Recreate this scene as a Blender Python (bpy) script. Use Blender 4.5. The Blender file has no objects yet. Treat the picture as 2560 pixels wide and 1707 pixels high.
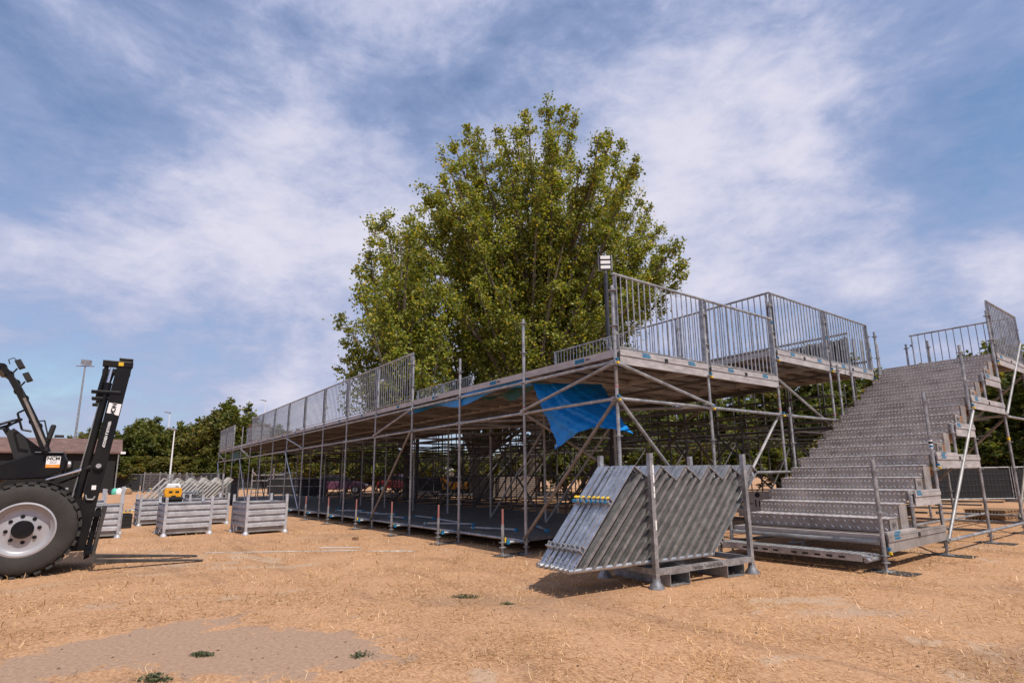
import bpy, math, random
import numpy as np
from mathutils import Vector, Matrix, Quaternion

SC = bpy.context.scene
COL = SC.collection
R = math.radians
rng = random.Random(7)
nrg = np.random.default_rng(11)

# ------------------------------------------------------------------ camera
# world: X runs along the long front of the platform (platform on -X), Y into its depth, metres
CAM = Vector((5.178, -5.437, 1.199))
YAW, PIT, ROL, FPX = 0.919, 0.193, -0.015, 1396.4
def cam_axes():
    cy, sy = math.cos(YAW), math.sin(YAW)
    fwd = Vector((-sy * math.cos(PIT), cy * math.cos(PIT), math.sin(PIT)))
    rt = Vector((cy, sy, 0)); up = rt.cross(fwd)
    return fwd, rt * math.cos(ROL) + up * math.sin(ROL), -rt * math.sin(ROL) + up * math.cos(ROL)
fw, rt, up = cam_axes()
cd = bpy.data.cameras.new('camera')
cam = bpy.data.objects.new('camera', cd); COL.objects.link(cam)
m = Matrix.Identity(4)
for i in range(3):
    m[i][0], m[i][1], m[i][2], m[i][3] = rt[i], up[i], -fw[i], CAM[i]
cam.matrix_world = m
cd.sensor_width = 36.0; cd.sensor_fit = 'HORIZONTAL'
cd.lens = FPX / 2560 * 36
cd.shift_x = -40.667 / 2560; cd.shift_y = 61.244 / 2560
cd.clip_start = 0.05; cd.clip_end = 3000
SC.camera = cam
def ray(px, py):
    return fw + rt * (px - 1320.667) / FPX - up * (py - 914.744) / FPX

# ------------------------------------------------------------------ sun and sky
SUN_EL, SUN_AZ = R(57), R(5.0)          # azimuth counted from +X towards +Y
sdir = Vector((math.cos(SUN_EL) * math.cos(SUN_AZ), math.cos(SUN_EL) * math.sin(SUN_AZ), math.sin(SUN_EL)))
sl = bpy.data.lights.new('sun', 'SUN'); sl.energy = 4.3; sl.angle = R(0.53); sl.color = (1.0, 0.93, 0.84)
so = bpy.data.objects.new('sun', sl); COL.objects.link(so)
so.rotation_euler = sdir.to_track_quat('Z', 'Y').to_euler(); so.location = (0, 0, 60)
SC.view_settings.view_transform = 'Standard'; SC.view_settings.look = 'None'
SC.view_settings.exposure = 0.05; SC.view_settings.gamma = 1.0
SC.view_settings.use_curve_mapping = False
SC.cycles.max_bounces = 6; SC.cycles.diffuse_bounces = 3; SC.cycles.glossy_bounces = 3
SC.cycles.transparent_max_bounces = 6; SC.cycles.use_denoising = True
SC.cycles.sample_clamp_indirect = 4.0

W = bpy.data.worlds.new('World'); SC.world = W; W.use_nodes = True
nt = W.node_tree; nt.nodes.clear()
def N(tree, t, **kw):
    n = tree.nodes.new(t)
    for k, v in kw.items(): setattr(n, k, v)
    return n
def math_node(tree, op, a, b=None, c=None, clamp=False):
    n = N(tree, 'ShaderNodeMath', operation=op, use_clamp=clamp)
    for i, v in enumerate((a, b, c)):
        if v is None: continue
        if isinstance(v, (int, float)): n.inputs[i].default_value = v
        else: tree.links.new(v, n.inputs[i])
    return n.outputs[0]
out = N(nt, 'ShaderNodeOutputWorld'); bg = N(nt, 'ShaderNodeBackground')
bg.inputs['Strength'].default_value = 0.1
sky = N(nt, 'ShaderNodeTexSky', sky_type='NISHITA')
sky.sun_disc = False; sky.sun_elevation = SUN_EL; sky.sun_rotation = math.pi / 2 - SUN_AZ
sky.air_density = 1.3; sky.dust_density = 0.6; sky.ozone_density = 2.5; sky.altitude = 50
tc = N(nt, 'ShaderNodeTexCoord')
mp = N(nt, 'ShaderNodeMapping'); mp.inputs['Rotation'].default_value = (0, 0, R(38)); mp.inputs['Scale'].default_value = (1.0, 1.22, 1)
mp.inputs['Rotation'].default_value = (R(4), R(-6), 0); mp.inputs['Scale'].default_value = (1.75, 1.75, 3.7)
nt.links.new(tc.outputs['Generated'], mp.inputs[0])
def noise(vec, scale, detail, rough, dist, loc=None):
    n = N(nt, 'ShaderNodeTexNoise'); n.inputs['Scale'].default_value = scale; n.inputs['Detail'].default_value = detail
    n.inputs['Roughness'].default_value = rough; n.inputs['Distortion'].default_value = dist
    if loc is not None:
        mm = N(nt, 'ShaderNodeMapping'); mm.inputs['Location'].default_value = loc; nt.links.new(vec, mm.inputs[0]); vec = mm.outputs[0]
    nt.links.new(vec, n.inputs['Vector']); return n.outputs[0]
n1 = noise(mp.outputs[0], 1.35, 9, 0.56, 0.35, (3.1, 1.7, 0))
n2 = noise(mp.outputs[0], 5.0, 8, 0.64, 0.35, (0.4, 7.7, 2))
cov = math_node(nt, 'MULTIPLY_ADD', n1, 1.0, 0.0)
n3 = noise(mp.outputs[0], 15.0, 7, 0.66, 0.25, (5.4, 2.7, 1))
cov = math_node(nt, 'MULTIPLY_ADD', n2, 0.40, cov)
cov = math_node(nt, 'MULTIPLY_ADD', n3, 0.14, cov)
cov = math_node(nt, 'ADD', cov, -0.04)
# large cloud banks and clear gaps of this day's sky, as directions on the sky sphere
for (bx, by, rad, w) in ((1980, 345, .20, .24), (1700, 390, .14, .15), (620, 640, .22, .15), (1230, 480, .22, .08), (830, 330, .10, .07), (150, 640, .2, .12), (1450, 120, .25, .07), (2480, 640, .05, .16), (1900, 720, .10, .07),
                         (2520, 240, .18, -.17), (2450, 60, .2, -.08), (2100, 60, .16, -.05), (960, 200, .08, -.13), (380, 120, .2, -.09), (130, 300, .2, -.06), (330, 480, .10, -.08), (1950, 610, .09, -.17), (2380, 560, .07, -.14), (450, 840, .10, -.13), (60, 900, .10, -.12), (1700, 230, .09, -.06), (1200, 250, .16, -.07), (1330, 40, .16, -.07), (700, 60, .14, -.07), (2250, 200, .14, -.07), (2250, 330, .10, -.03)):
    d = ray(bx, by).normalized()
    vm = N(nt, 'ShaderNodeVectorMath', operation='DISTANCE'); vm.inputs[1].default_value = d
    nt.links.new(tc.outputs['Generated'], vm.inputs[0])
    q = math_node(nt, 'DIVIDE', vm.outputs['Value'], rad)
    q = math_node(nt, 'MULTIPLY', q, q)
    q = math_node(nt, 'MULTIPLY', q, -1.0)
    q = math_node(nt, 'EXPONENT', q)
    cov = math_node(nt, 'MULTIPLY_ADD', q, w, cov)
mr = N(nt, 'ShaderNodeMapRange', interpolation_type='SMOOTHSTEP'); mr.inputs['From Min'].default_value = 0.36; mr.inputs['From Max'].default_value = 0.84
mr2 = N(nt, 'ShaderNodeMapRange', interpolation_type='SMOOTHSTEP'); mr2.inputs['From Min'].default_value = 0.63; mr2.inputs['From Max'].default_value = 1.02
nt.links.new(cov, mr2.inputs['Value'])
nt.links.new(cov, mr.inputs['Value'])
tint = N(nt, 'ShaderNodeMix', data_type='RGBA', blend_type='MULTIPLY'); tint.inputs[0].default_value = 1.0
tint.inputs[7].default_value = (1.0, 1.10, 1.22, 1)
nt.links.new(sky.outputs[0], tint.inputs[6])
mx = N(nt, 'ShaderNodeMix', data_type='RGBA'); nt.links.new(mr.outputs[0], mx.inputs[0])
nt.links.new(tint.outputs[2], mx.inputs[6]); mx.inputs[7].default_value = (3.5, 4.15, 6.4, 1)
mx2 = N(nt, 'ShaderNodeMix', data_type='RGBA'); nt.links.new(mr2.outputs[0], mx2.inputs[0])
nt.links.new(mx.outputs[2], mx2.inputs[6]); mx2.inputs[7].default_value = (7.2, 7.1, 8.3, 1)
nt.links.new(mx2.outputs[2], bg.inputs['Color']); nt.links.new(bg.outputs[0], out.inputs[0])

# ------------------------------------------------------------------ materials
MAT = {}
def mat(name, color, rough=0.6, metal=0.0, var=0.25, scale=3.0, var2=0.0, scale2=40.0, bump=0.0, bscale=60.0, color2=None, spec=0.5, stretch=(1, 1, 1), thresh=(0.35, 0.7)):
    if name in MAT: return MAT[name]
    mt = bpy.data.materials.new(name); mt.use_nodes = True; t = mt.node_tree
    b = t.nodes['Principled BSDF']
    b.inputs['Roughness'].default_value = rough; b.inputs['Metallic'].default_value = metal
    b.inputs['Specular IOR Level'].default_value = spec
    g = N(t, 'ShaderNodeNewGeometry'); mpn = N(t, 'ShaderNodeMapping'); mpn.inputs['Scale'].default_value = stretch
    t.links.new(g.outputs['Position'], mpn.inputs[0])
    def nz(s, det=5):
        n = N(t, 'ShaderNodeTexNoise'); n.inputs['Scale'].default_value = s; n.inputs['Detail'].default_value = det
        n.inputs['Roughness'].default_value = 0.65
        t.links.new(mpn.outputs[0], n.inputs['Vector']); return n.outputs[0]
    a = nz(scale)
    rmp = N(t, 'ShaderNodeMapRange'); rmp.inputs['From Min'].default_value = thresh[0]; rmp.inputs['From Max'].default_value = thresh[1]
    t.links.new(a, rmp.inputs['Value'])
    c2 = color2 or tuple(c * (1 - var) for c in color)
    mix = N(t, 'ShaderNodeMix', data_type='RGBA'); t.links.new(rmp.outputs[0], mix.inputs[0])
    mix.inputs[6].default_value = (*c2, 1); mix.inputs[7].default_value = (*(min(1, c * (1 + var * .35)) for c in color), 1)
    res = mix.outputs[2]
    if var2:
        bn = nz(scale2, 3)
        r2 = N(t, 'ShaderNodeMapRange'); r2.inputs['To Min'].default_value = 1 - var2; r2.inputs['To Max'].default_value = 1 + var2
        r2.inputs['From Min'].default_value = .3; r2.inputs['From Max'].default_value = .7
        t.links.new(bn, r2.inputs['Value'])
        hm = N(t, 'ShaderNodeMix', data_type='RGBA', blend_type='MULTIPLY'); hm.inputs[0].default_value = 1
        t.links.new(res, hm.inputs[6]); t.links.new(r2.outputs[0], hm.inputs[7]); res = hm.outputs[2]
    t.links.new(res, b.inputs['Base Color'])
    rr = N(t, 'ShaderNodeMapRange'); rr.inputs['To Min'].default_value = max(0.05, rough - .1); rr.inputs['To Max'].default_value = min(1, rough + .12)
    t.links.new(a, rr.inputs['Value']); t.links.new(rr.outputs[0], b.inputs['Roughness'])
    if bump:
        bn = N(t, 'ShaderNodeBump'); bn.inputs['Strength'].default_value = bump; bn.inputs['Distance'].default_value = 0.01
        t.links.new(nz(bscale, 4), bn.inputs['Height']); t.links.new(bn.outputs[0], b.inputs['Normal'])
    MAT[name] = mt; return mt
GALV = mat('galvanised_steel', (.43, .43, .435), .46, .62, .45, 7, .24, 45)
GALVD = mat('weathered_galvanised_steel', (.36, .35, .345), .55, .5, .4, 4, .18, 60)
GALVB = mat('bright_galvanised_steel', (.50, .515, .545), .40, .8, .34, 9, .2, 55)
TUBED = mat('shade_darkened_inner_tubing', (.10, .092, .086), .6, .4, .4, 4)  # darker copy of the galvanised tubes, under-deck shade put into the colour
RUSTY = mat('brownish_steel_tube', (.27, .235, .205), .6, .4, .4, 6, .15, 40)
ALU = mat('weathered_aluminium', (.49, .455, .44), .55, .25, .32, 3.5, .10, 30, stretch=(1, 1, 3))
ALUD = mat('dull_aluminium', (.33, .30, .285), .6, .25, .35, 4, .12, 30)
PLY = mat('brown_plywood', (.085, .058, .044), .8, 0, .45, 4, .15, 30)
GRATE = mat('steel_grating_deck', (.13, .125, .125), .65, .25, .5, 2, .3, 90, stretch=(1, 9, 1))
PLATE = mat('chequer_plate_aluminium', (.41, .362, .33), .42, .38, .4, 3.2, .14, 40)
CRATE = mat('crate_steel_sheet', (.50, .50, .525), .5, .3, .3, 6, .14, 40)
BARD = mat('shaded_rail_steel', (.30, .295, .29), .5, .6, .4, 9, .2, 50)  # guard bars toned below the guard steel, their shade put into the colour
WIRE = mat('dark_fence_wire', (.10, .10, .11), .6, .3)
PLATEB = mat('polished_glint_toned_plate', (.70, .64, .60), .32, .7, .15, 3)  # polished lozenges, with glints and sunlit tread tops put into the colour
BLUE = mat('blue_tape', (.012, .19, .36), .65, 0, .5, 25)
YELL = mat('yellow_paint', (.85, .55, .02), .5)
YEL2 = mat('orange_yellow_plastic', (.85, .37, .01), .45)
REDT = mat('faded_red_paint', (.40, .15, .13), .65)
BLACKB = mat('dark_sole_board', (.045, .04, .037), .85, 0, .4, 8)
BLKP = mat('black_machine_paint', (.006, .006, .008), .4, 0, .3, 2.2, spec=.2, color2=(.016, .0145, .013), thresh=(.38, .58))
BLKM = mat('matt_black_plastic', (.012, .012, .013), .6, 0, .3, 5)
RUB = mat('tyre_rubber', (.040, .035, .032), .85, 0, .35, 4, .15, 50, bump=.2)
RIMM = mat('silver_rim_paint', (.44, .43, .445), .38, .35, .12, 4)
CHROME = mat('chromed_rod', (.75, .75, .78), .15, 1.0, .05)
WHITE = mat('white_sticker', (.80, .79, .78), .5, 0, .06)
ORANGE = mat('orange_sticker', (.80, .30, .03), .5, 0, .06)
INK = mat('black_ink', (.012, .012, .014), .6)
INKW = mat('white_lettering', (.78, .78, .78), .6, 0, .05)
INKG = mat('faded_ink', (.05, .05, .055), .7, 0, .2, 30)
WOOD = mat('pallet_wood', (.34, .20, .10), .8, 0, .4, 8)
WOODO = mat('orange_brown_board', (.30, .14, .05), .7, 0, .35, 8)
WHITEP = mat('white_painted_steel', (.55, .52, .48), .5, .1, .2, 6)
TENT = mat('white_tent_cloth', (.72, .72, .76), .7, 0, .08, 1)
DARKF = mat('dark_fence_cloth', (.012, .012, .014), .8, 0, .3, 3)
TIMB = mat('black_stained_timber', (.012, .011, .010), .85, 0, .4, 3)
ROOF = mat('brown_roof_tiles', (.17, .095, .075), .8, 0, .4, 1.2, .14, 6)
BARK = mat('grey_brown_bark', (.16, .125, .095), .9, 0, .5, 3, .2, 20, bump=.3, bscale=15)
STICK = BARK
CONC = mat('grey_concrete', (.40, .38, .36), .85, 0, .3, 3)
PINK = mat('pink_car_paint', (.11, .035, .065), .4)
CARR = mat('red_car_paint', (.28, .025, .02), .35)
GLASS = mat('dark_glass', (.02, .022, .025), .1)
MINT = mat('mint_cover', (.10, .48, .36), .6)
LAMPW = mat('white_lamp_lens', (.82, .82, .80), .3, 0, .03)
NAVY = mat('dark_wrapped_pole', (.030, .032, .045), .6, 0, .4, 6)
BRICK = mat('brown_stacked_boards', (.24, .19, .16), .85, 0, .4, 5)

def tarp_mat():
    mt = bpy.data.materials.new('blue_tarpaulin'); mt.use_nodes = True; t = mt.node_tree
    b = t.nodes['Principled BSDF']; b.inputs['Roughness'].default_value = .42
    g = N(t, 'ShaderNodeNewGeometry')
    n = N(t, 'ShaderNodeTexNoise'); n.inputs['Scale'].default_value = 7; n.inputs['Detail'].default_value = 6; n.inputs['Distortion'].default_value = .6
    t.links.new(g.outputs['Position'], n.inputs['Vector'])
    mix = N(t, 'ShaderNodeMix', data_type='RGBA'); t.links.new(n.outputs[0], mix.inputs[0])
    mix.inputs[6].default_value = (.0, .13, .42, 1); mix.inputs[7].default_value = (.005, .28, .74, 1)
    t.links.new(mix.outputs[2], b.inputs['Base Color'])
    bp = N(t, 'ShaderNodeBump'); bp.inputs['Strength'].default_value = .9; bp.inputs['Distance'].default_value = .035
    t.links.new(n.outputs[0], bp.inputs['Height']); t.links.new(bp.outputs[0], b.inputs['Normal'])
    return mt
TARP = tarp_mat()
TARPG = mat('green_tarp_reverse', (.006, .09, .075), .5, 0, .4, 5)

def leaf_mat(name, c1, c2, c3, transl=.35):
    mt = bpy.data.materials.new(name); mt.use_nodes = True; t = mt.node_tree; t.nodes.clear()
    o = N(t, 'ShaderNodeOutputMaterial'); g = N(t, 'ShaderNodeNewGeometry')
    cr = N(t, 'ShaderNodeValToRGB'); t.links.new(g.outputs['Random Per Island'], cr.inputs[0])
    e = cr.color_ramp.elements; e[0].position = 0; e[0].color = (*c1, 1); e[1].position = .72; e[1].color = (*c2, 1)
    x = e.new(.985); x.color = (*c3, 1)
    pn = N(t, 'ShaderNodeTexNoise'); pn.inputs['Scale'].default_value = .5; pn.inputs['Detail'].default_value = 3
    t.links.new(g.outputs['Position'], pn.inputs['Vector'])
    mrr = N(t, 'ShaderNodeMapRange'); mrr.inputs['From Min'].default_value = .3; mrr.inputs['From Max'].default_value = .7
    mrr.inputs['To Min'].default_value = .75; mrr.inputs['To Max'].default_value = 1.25; t.links.new(pn.outputs[0], mrr.inputs['Value'])
    mu = N(t, 'ShaderNodeMix', data_type='RGBA', blend_type='MULTIPLY'); mu.inputs[0].default_value = 1
    t.links.new(cr.outputs[0], mu.inputs[6]); t.links.new(mrr.outputs[0], mu.inputs[7])
    p = N(t, 'ShaderNodeBsdfPrincipled'); p.inputs['Roughness'].default_value = .5; p.inputs['Specular IOR Level'].default_value = .35
    t.links.new(mu.outputs[2], p.inputs['Base Color'])
    tr = N(t, 'ShaderNodeBsdfTranslucent')
    m3 = N(t, 'ShaderNodeMix', data_type='RGBA', blend_type='MULTIPLY'); m3.inputs[0].default_value = 1
    t.links.new(mu.outputs[2], m3.inputs[6]); m3.inputs[7].default_value = (1.5, 1.5, .6, 1); t.links.new(m3.outputs[2], tr.inputs[0])
    ms = N(t, 'ShaderNodeMixShader'); ms.inputs[0].default_value = transl
    t.links.new(p.outputs[0], ms.inputs[1]); t.links.new(tr.outputs[0], ms.inputs[2]); t.links.new(ms.outputs[0], o.inputs[0])
    return mt
LEAFP = leaf_mat('poplar_leaves', (.090, .118, .022), (.275, .305, .065), (.50, .37, .06), .42)
LEAFD = leaf_mat('dark_green_leaves', (.055, .078, .017), (.15, .17, .038), (.22, .18, .04), .35)
LEAFO = leaf_mat('olive_leaves', (.065, .078, .016), (.17, .165, .04), (.32, .21, .05), .35)
LEAFW = leaf_mat('weed_leaves', (.07, .085, .045), (.13, .15, .075), (.22, .19, .10), .25)
STRAW = leaf_mat('straw_blades', (.36, .20, .095), (.62, .395, .205), (.84, .63, .40), .25)

# ------------------------------------------------------------------ mesh helpers
class MB:
    def __init__(s): s.v = []; s.f = []; s.sm = []; s.mi = []; s.cur = 0; s.mats = []
    def use(s, mt):
        if mt not in s.mats: s.mats.append(mt)
        s.cur = s.mats.index(mt); return s
    def add(s, vs, fs, smooth=False):
        o = len(s.v); s.v += [tuple(x) for x in vs]
        for f in fs: s.f.append([o + i for i in f]); s.sm.append(smooth); s.mi.append(s.cur)
        return s
    def box(s, c, d, M=None):
        c = Vector(c); h = [x / 2 for x in d]; vs = []
        for sx in (-1, 1):
            for sy in (-1, 1):
                for sz in (-1, 1):
                    p = Vector((sx * h[0], sy * h[1], sz * h[2]))
                    vs.append(c + (M @ p if M else p))
        return s.add(vs, [(0, 1, 3, 2), (4, 6, 7, 5), (0, 4, 5, 1), (2, 3, 7, 6), (0, 2, 6, 4), (1, 5, 7, 3)])
    def box2(s, a, b):
        return s.box([(x + y) / 2 for x, y in zip(a, b)], [abs(y - x) for x, y in zip(a, b)])
    def bar(s, p, q, w, h, upv=(0, 0, 1)):
        p, q = Vector(p), Vector(q); z = (q - p); L = z.length; z.normalize()
        x = Vector(upv).cross(z)
        if x.length < 1e-4: x = Vector((1, 0, 0)).cross(z)
        x.normalize(); y = z.cross(x)
        M = Matrix((x, y, z)).transposed()
        return s.box((p + q) / 2, (w, h, L), M)
    def tube(s, p, q, r, n=8, r2=None, caps=True):
        p, q = Vector(p), Vector(q); z = (q - p)
        if z.length < 1e-6: return s
        z.normalize(); x = z.orthogonal().normalized(); y = z.cross(x); r2 = r if r2 is None else r2
        vs = []
        for c, rr in ((p, r), (q, r2)):
            for i in range(n):
                a = 2 * math.pi * i / n; vs.append(c + x * (rr * math.cos(a)) + y * (rr * math.sin(a)))
        s.add(vs, [(i, (i + 1) % n, n + (i + 1) % n, n + i) for i in range(n)], True)
        if caps: s.add(vs, [tuple(range(n))[::-1], tuple(range(n, 2 * n))])
        return s
    def path(s, pts, rs, n=6):
        for i in range(len(pts) - 1): s.tube(pts[i], pts[i + 1], rs[i], n, rs[i + 1], caps=True)
        return s
    def lathe(s, c, prof, axis=(0, 0, 1), n=16, caps=True):
        # prof: list of (radius, height along axis)
        c = Vector(c); z = Vector(axis).normalized(); x = z.orthogonal().normalized(); y = z.cross(x); vs = []
        for (r, h) in prof:
            for i in range(n):
                a = 2 * math.pi * i / n; vs.append(c + z * h + x * (r * math.cos(a)) + y * (r * math.sin(a)))
        fs = []
        for k in range(len(prof) - 1):
            for i in range(n):
                j = (i + 1) % n; fs.append((k * n + i, k * n + j, (k + 1) * n + j, (k + 1) * n + i))
        s.add(vs, fs, True)
        if caps and prof[0][0] > 1e-5: s.add(vs[:n], [tuple(range(n))[::-1]])
        if caps and prof[-1][0] > 1e-5: s.add(vs[-n:], [tuple(range(n))])
        return s
    def prism(s, poly, a, b, fn):
        # poly: 2D outline, fn(u, v, w) -> 3D, extruded from w=a to w=b
        n = len(poly); vs = [fn(u, v, a) for u, v in poly] + [fn(u, v, b) for u, v in poly]
        return s.add(vs, [tuple(range(n))[::-1], tuple(range(n, 2 * n))] + [(i, (i + 1) % n, n + (i + 1) % n, n + i) for i in range(n)])
    def build(s, name, mt=None, parent=None, angle=40, bevel=0):
        me = bpy.data.meshes.new(name); me.from_pydata(s.v, [], s.f)
        mats = s.mats if s.mats else [mt]
        for q in mats: me.materials.append(q)
        me.polygons.foreach_set('use_smooth', s.sm)
        if len(mats) > 1: me.polygons.foreach_set('material_index', s.mi)
        if any(s.sm): me.set_sharp_from_angle(angle=R(angle))
        me.update()
        o = bpy.data.objects.new(name, me); COL.objects.link(o)
        if parent: o.parent = parent
        if bevel:
            bv = o.modifiers.new('bevel', 'BEVEL'); bv.width = bevel; bv.segments = 2; bv.limit_method = 'ANGLE'
        return o
def tag(o, label=None, cat=None, group=None, kind=None):
    if label: o['label'] = label
    if cat: o['category'] = cat
    if group: o['group'] = group
    if kind: o['kind'] = kind
    return o
def thing(name, label, cat, loc=(0, 0, 0), rz=0, group=None):
    o = bpy.data.objects.new(name, None); COL.objects.link(o); o.empty_display_size = .2
    o.location = loc; o.rotation_euler = (0, 0, rz)
    return tag(o, label, cat, group)
def inst(src, name, parent=None, loc=(0, 0, 0), rot=None):
    o = bpy.data.objects.new(name, src.data); COL.objects.link(o)
    o.parent = parent; o.location = loc
    if rot: o.rotation_euler = rot
    return o
def copy_tree(o, parent=None):
    c = o.copy(); COL.objects.link(c); c.parent = parent
    for ch in o.children: copy_tree(ch, c)
    return c
def text(name, s, size, M, mt, parent, ext=.001, align='CENTER', sx=1.0, bold=0.0):
    cu = bpy.data.curves.new(name, 'FONT'); cu.body = s; cu.size = size; cu.extrude = ext; cu.align_x = align; cu.align_y = 'CENTER'
    cu.offset = bold
    ob = bpy.data.objects.new(name, cu); COL.objects.link(ob)
    bpy.context.view_layer.update()
    dg = bpy.context.evaluated_depsgraph_get()
    me = bpy.data.meshes.new_from_object(ob.evaluated_get(dg)); bpy.data.objects.remove(ob)
    me.transform(M @ Matrix.Scale(sx, 4, (1, 0, 0))); me.materials.clear(); me.materials.append(mt)
    o = bpy.data.objects.new(name, me); COL.objects.link(o); o.parent = parent
    return o
def frame(origin, xa, ya):
    x = Vector(xa).normalized(); y = Vector(ya).normalized(); z = x.cross(y); M = Matrix.Identity(4)
    for i in range(3): M[i][0], M[i][1], M[i][2], M[i][3] = x[i], y[i], z[i], origin[i]
    return M
# ------------------------------------------------------------------ ground
def ground_mat():
    mt = bpy.data.materials.new('dry_ground'); mt.use_nodes = True; t = mt.node_tree; b = t.nodes['Principled BSDF']
    b.inputs['Roughness'].default_value = .95; b.inputs['Specular IOR Level'].default_value = .1
    g = N(t, 'ShaderNodeNewGeometry')
    def nz(s, det=6, dist=0.0, stretch=None):
        n = N(t, 'ShaderNodeTexNoise'); n.inputs['Scale'].default_value = s; n.inputs['Detail'].default_value = det; n.inputs['Roughness'].default_value = .65
        n.inputs['Distortion'].default_value = dist
        src = g.outputs['Position']
        if stretch:
            mm = N(t, 'ShaderNodeMapping'); mm.inputs['Scale'].default_value = stretch; mm.inputs['Rotation'].default_value = (0, 0, R(35)); t.links.new(src, mm.inputs[0]); src = mm.outputs[0]
        t.links.new(src, n.inputs['Vector']); return n.outputs[0]
    def rmp(v, a, bb, lo=0.0, hi=1.0):
        r = N(t, 'ShaderNodeMapRange', interpolation_type='SMOOTHSTEP'); t.links.new(v, r.inputs['Value'])
        for k, x in zip(('From Min', 'From Max', 'To Min', 'To Max'), (a, bb, lo, hi)): r.inputs[k].default_value = x
        return r.outputs[0]
    def mixc(f, a, bb, mode='MIX'):
        mm = N(t, 'ShaderNodeMix', data_type='RGBA', blend_type=mode)
        if isinstance(f, float): mm.inputs[0].default_value = f
        else: t.links.new(f, mm.inputs[0])
        for i, x in ((6, a), (7, bb)):
            if isinstance(x, tuple): mm.inputs[i].default_value = (*x, 1)
            else: t.links.new(x, mm.inputs[i])
        return mm.outputs[2]
    c = mixc(rmp(nz(1.1), .35, .65), (.36, .192, .100), (.465, .262, .144))
    c = mixc(rmp(nz(22, 5, .6, (1, 2.2, 1)), .42, .62), c, (.56, .335, .19))
    c = mixc(rmp(nz(55, 4, .4, (2.4, 1, 1)), .56, .70), c, (.20, .105, .055))
    c = mixc(math_node(t, 'MULTIPLY', rmp(nz(.35, 6, .7), .50, .68), .6), c, (.27, .175, .115))
    c = mixc(rmp(nz(9, 6, .8), .60, .72), c, (.26, .155, .09))
    c = mixc(math_node(t, 'MULTIPLY', rmp(nz(.9, 5, .3, (.22, 2.4, 1)), .54, .64), .5), c, (.28, .165, .10))
    c = mixc(math_node(t, 'MULTIPLY', rmp(nz(.7, 6, .9), .60, .66), .7), c, (.46, .335, .235))
    # worn grey earth showing through, and one bare sandy patch in the foreground
    pale = rmp(nz(.55, 5, .8), .60, .70)
    c = mixc(math_node(t, 'MULTIPLY', pale, .55), c, (.40, .30, .225))
    sp = N(t, 'ShaderNodeSeparateXYZ'); t.links.new(g.outputs['Position'], sp.inputs[0])
    def ell(cx, cy, ax, ay, rot):
        ca, sa = math.cos(rot), math.sin(rot)
        x = math_node(t, 'SUBTRACT', sp.outputs[0], cx); y = math_node(t, 'SUBTRACT', sp.outputs[1], cy)
        u = math_node(t, 'ADD', math_node(t, 'MULTIPLY', x, ca / ax), math_node(t, 'MULTIPLY', y, sa / ax))
        v = math_node(t, 'ADD', math_node(t, 'MULTIPLY', x, -sa / ay), math_node(t, 'MULTIPLY', y, ca / ay))
        return math_node(t, 'ADD', math_node(t, 'MULTIPLY', u, u), math_node(t, 'MULTIPLY', v, v))
    d = math_node(t, 'MINIMUM', ell(*PATCHES[0]), ell(*PATCHES[1]))
    d = math_node(t, 'ADD', d, rmp(nz(4.5, 6, .5), .25, .75, -.6, .6))
    sand = mixc(rmp(nz(30, 5), .35, .7), (.33, .215, .147), (.41, .278, .193))
    sand = mixc(rmp(nz(120, 3), .66, .72), sand, (.14, .09, .06))
    c = mixc(rmp(d, .82, 1.02, 1.0, 0.0), c, sand)
    t.links.new(c, b.inputs['Base Color'])
    bp = N(t, 'ShaderNodeBump'); bp.inputs['Strength'].default_value = .7; bp.inputs['Distance'].default_value = .03
    t.links.new(nz(26, 6, .5), bp.inputs['Height']); t.links.new(bp.outputs[0], b.inputs['Normal'])
    return mt
PATCHES = ((0.47, -4.46, 1.18, .58, R(38)), (-.15, -5.35, 1.15, .42, R(-62)))
def in_patch(x, y):
    r = 9.0
    for cx_, cy_, ax, ay, ro in PATCHES:
        ca, sa = math.cos(ro), math.sin(ro); u = ((x - cx_) * ca + (y - cy_) * sa) / ax; v = (-(x - cx_) * sa + (y - cy_) * ca) / ay
        r = np.minimum(r, u * u + v * v)
    return r
g = MB(); S = 900
g.add([(-S, -S, 0), (S, -S, 0), (S, S, 0), (-S, S, 0)], [(0, 1, 2, 3)])
tag(g.build('ground', ground_mat()), kind='structure')

def blades_mesh(name, px, py, n_len, n_wid, lean, mt, h0=0.0, curl=.4):
    n = len(px)
    az = nrg.uniform(0, 2 * np.pi, n); ln = n_len; el = lean
    dx, dy = np.cos(az), np.sin(az)
    sx, sy = -dy * n_wid / 2, dx * n_wid / 2
    hx = ln * np.cos(el); hz = ln * np.sin(el)
    bx, by = px, py
    bend = nrg.uniform(-curl, curl, n) * ln
    P = np.zeros((n, 6, 3))
    for k, f in ((0, 0.0), (1, .5), (2, 1.0)):
        off = bend * math.sin(f * math.pi)
        x = bx + dx * hx * f - dy * off; y = by + dy * hx * f + dx * off; z = h0 + hz * (f * (1.6 - .6 * f)) + .002
        w = 1.0 if k < 2 else .35
        P[:, 2 * k, 0] = x - sx * w; P[:, 2 * k, 1] = y - sy * w; P[:, 2 * k, 2] = z
        P[:, 2 * k + 1, 0] = x + sx * w; P[:, 2 * k + 1, 1] = y + sy * w; P[:, 2 * k + 1, 2] = z
    V = P.reshape(-1, 3)
    base = np.arange(n)[:, None] * 6
    F = np.concatenate([base + np.array([[0, 1, 3, 2]]), base + np.array([[2, 3, 5, 4]])], 1).reshape(-1, 4)
    return quads(name, V, F, mt)
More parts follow.
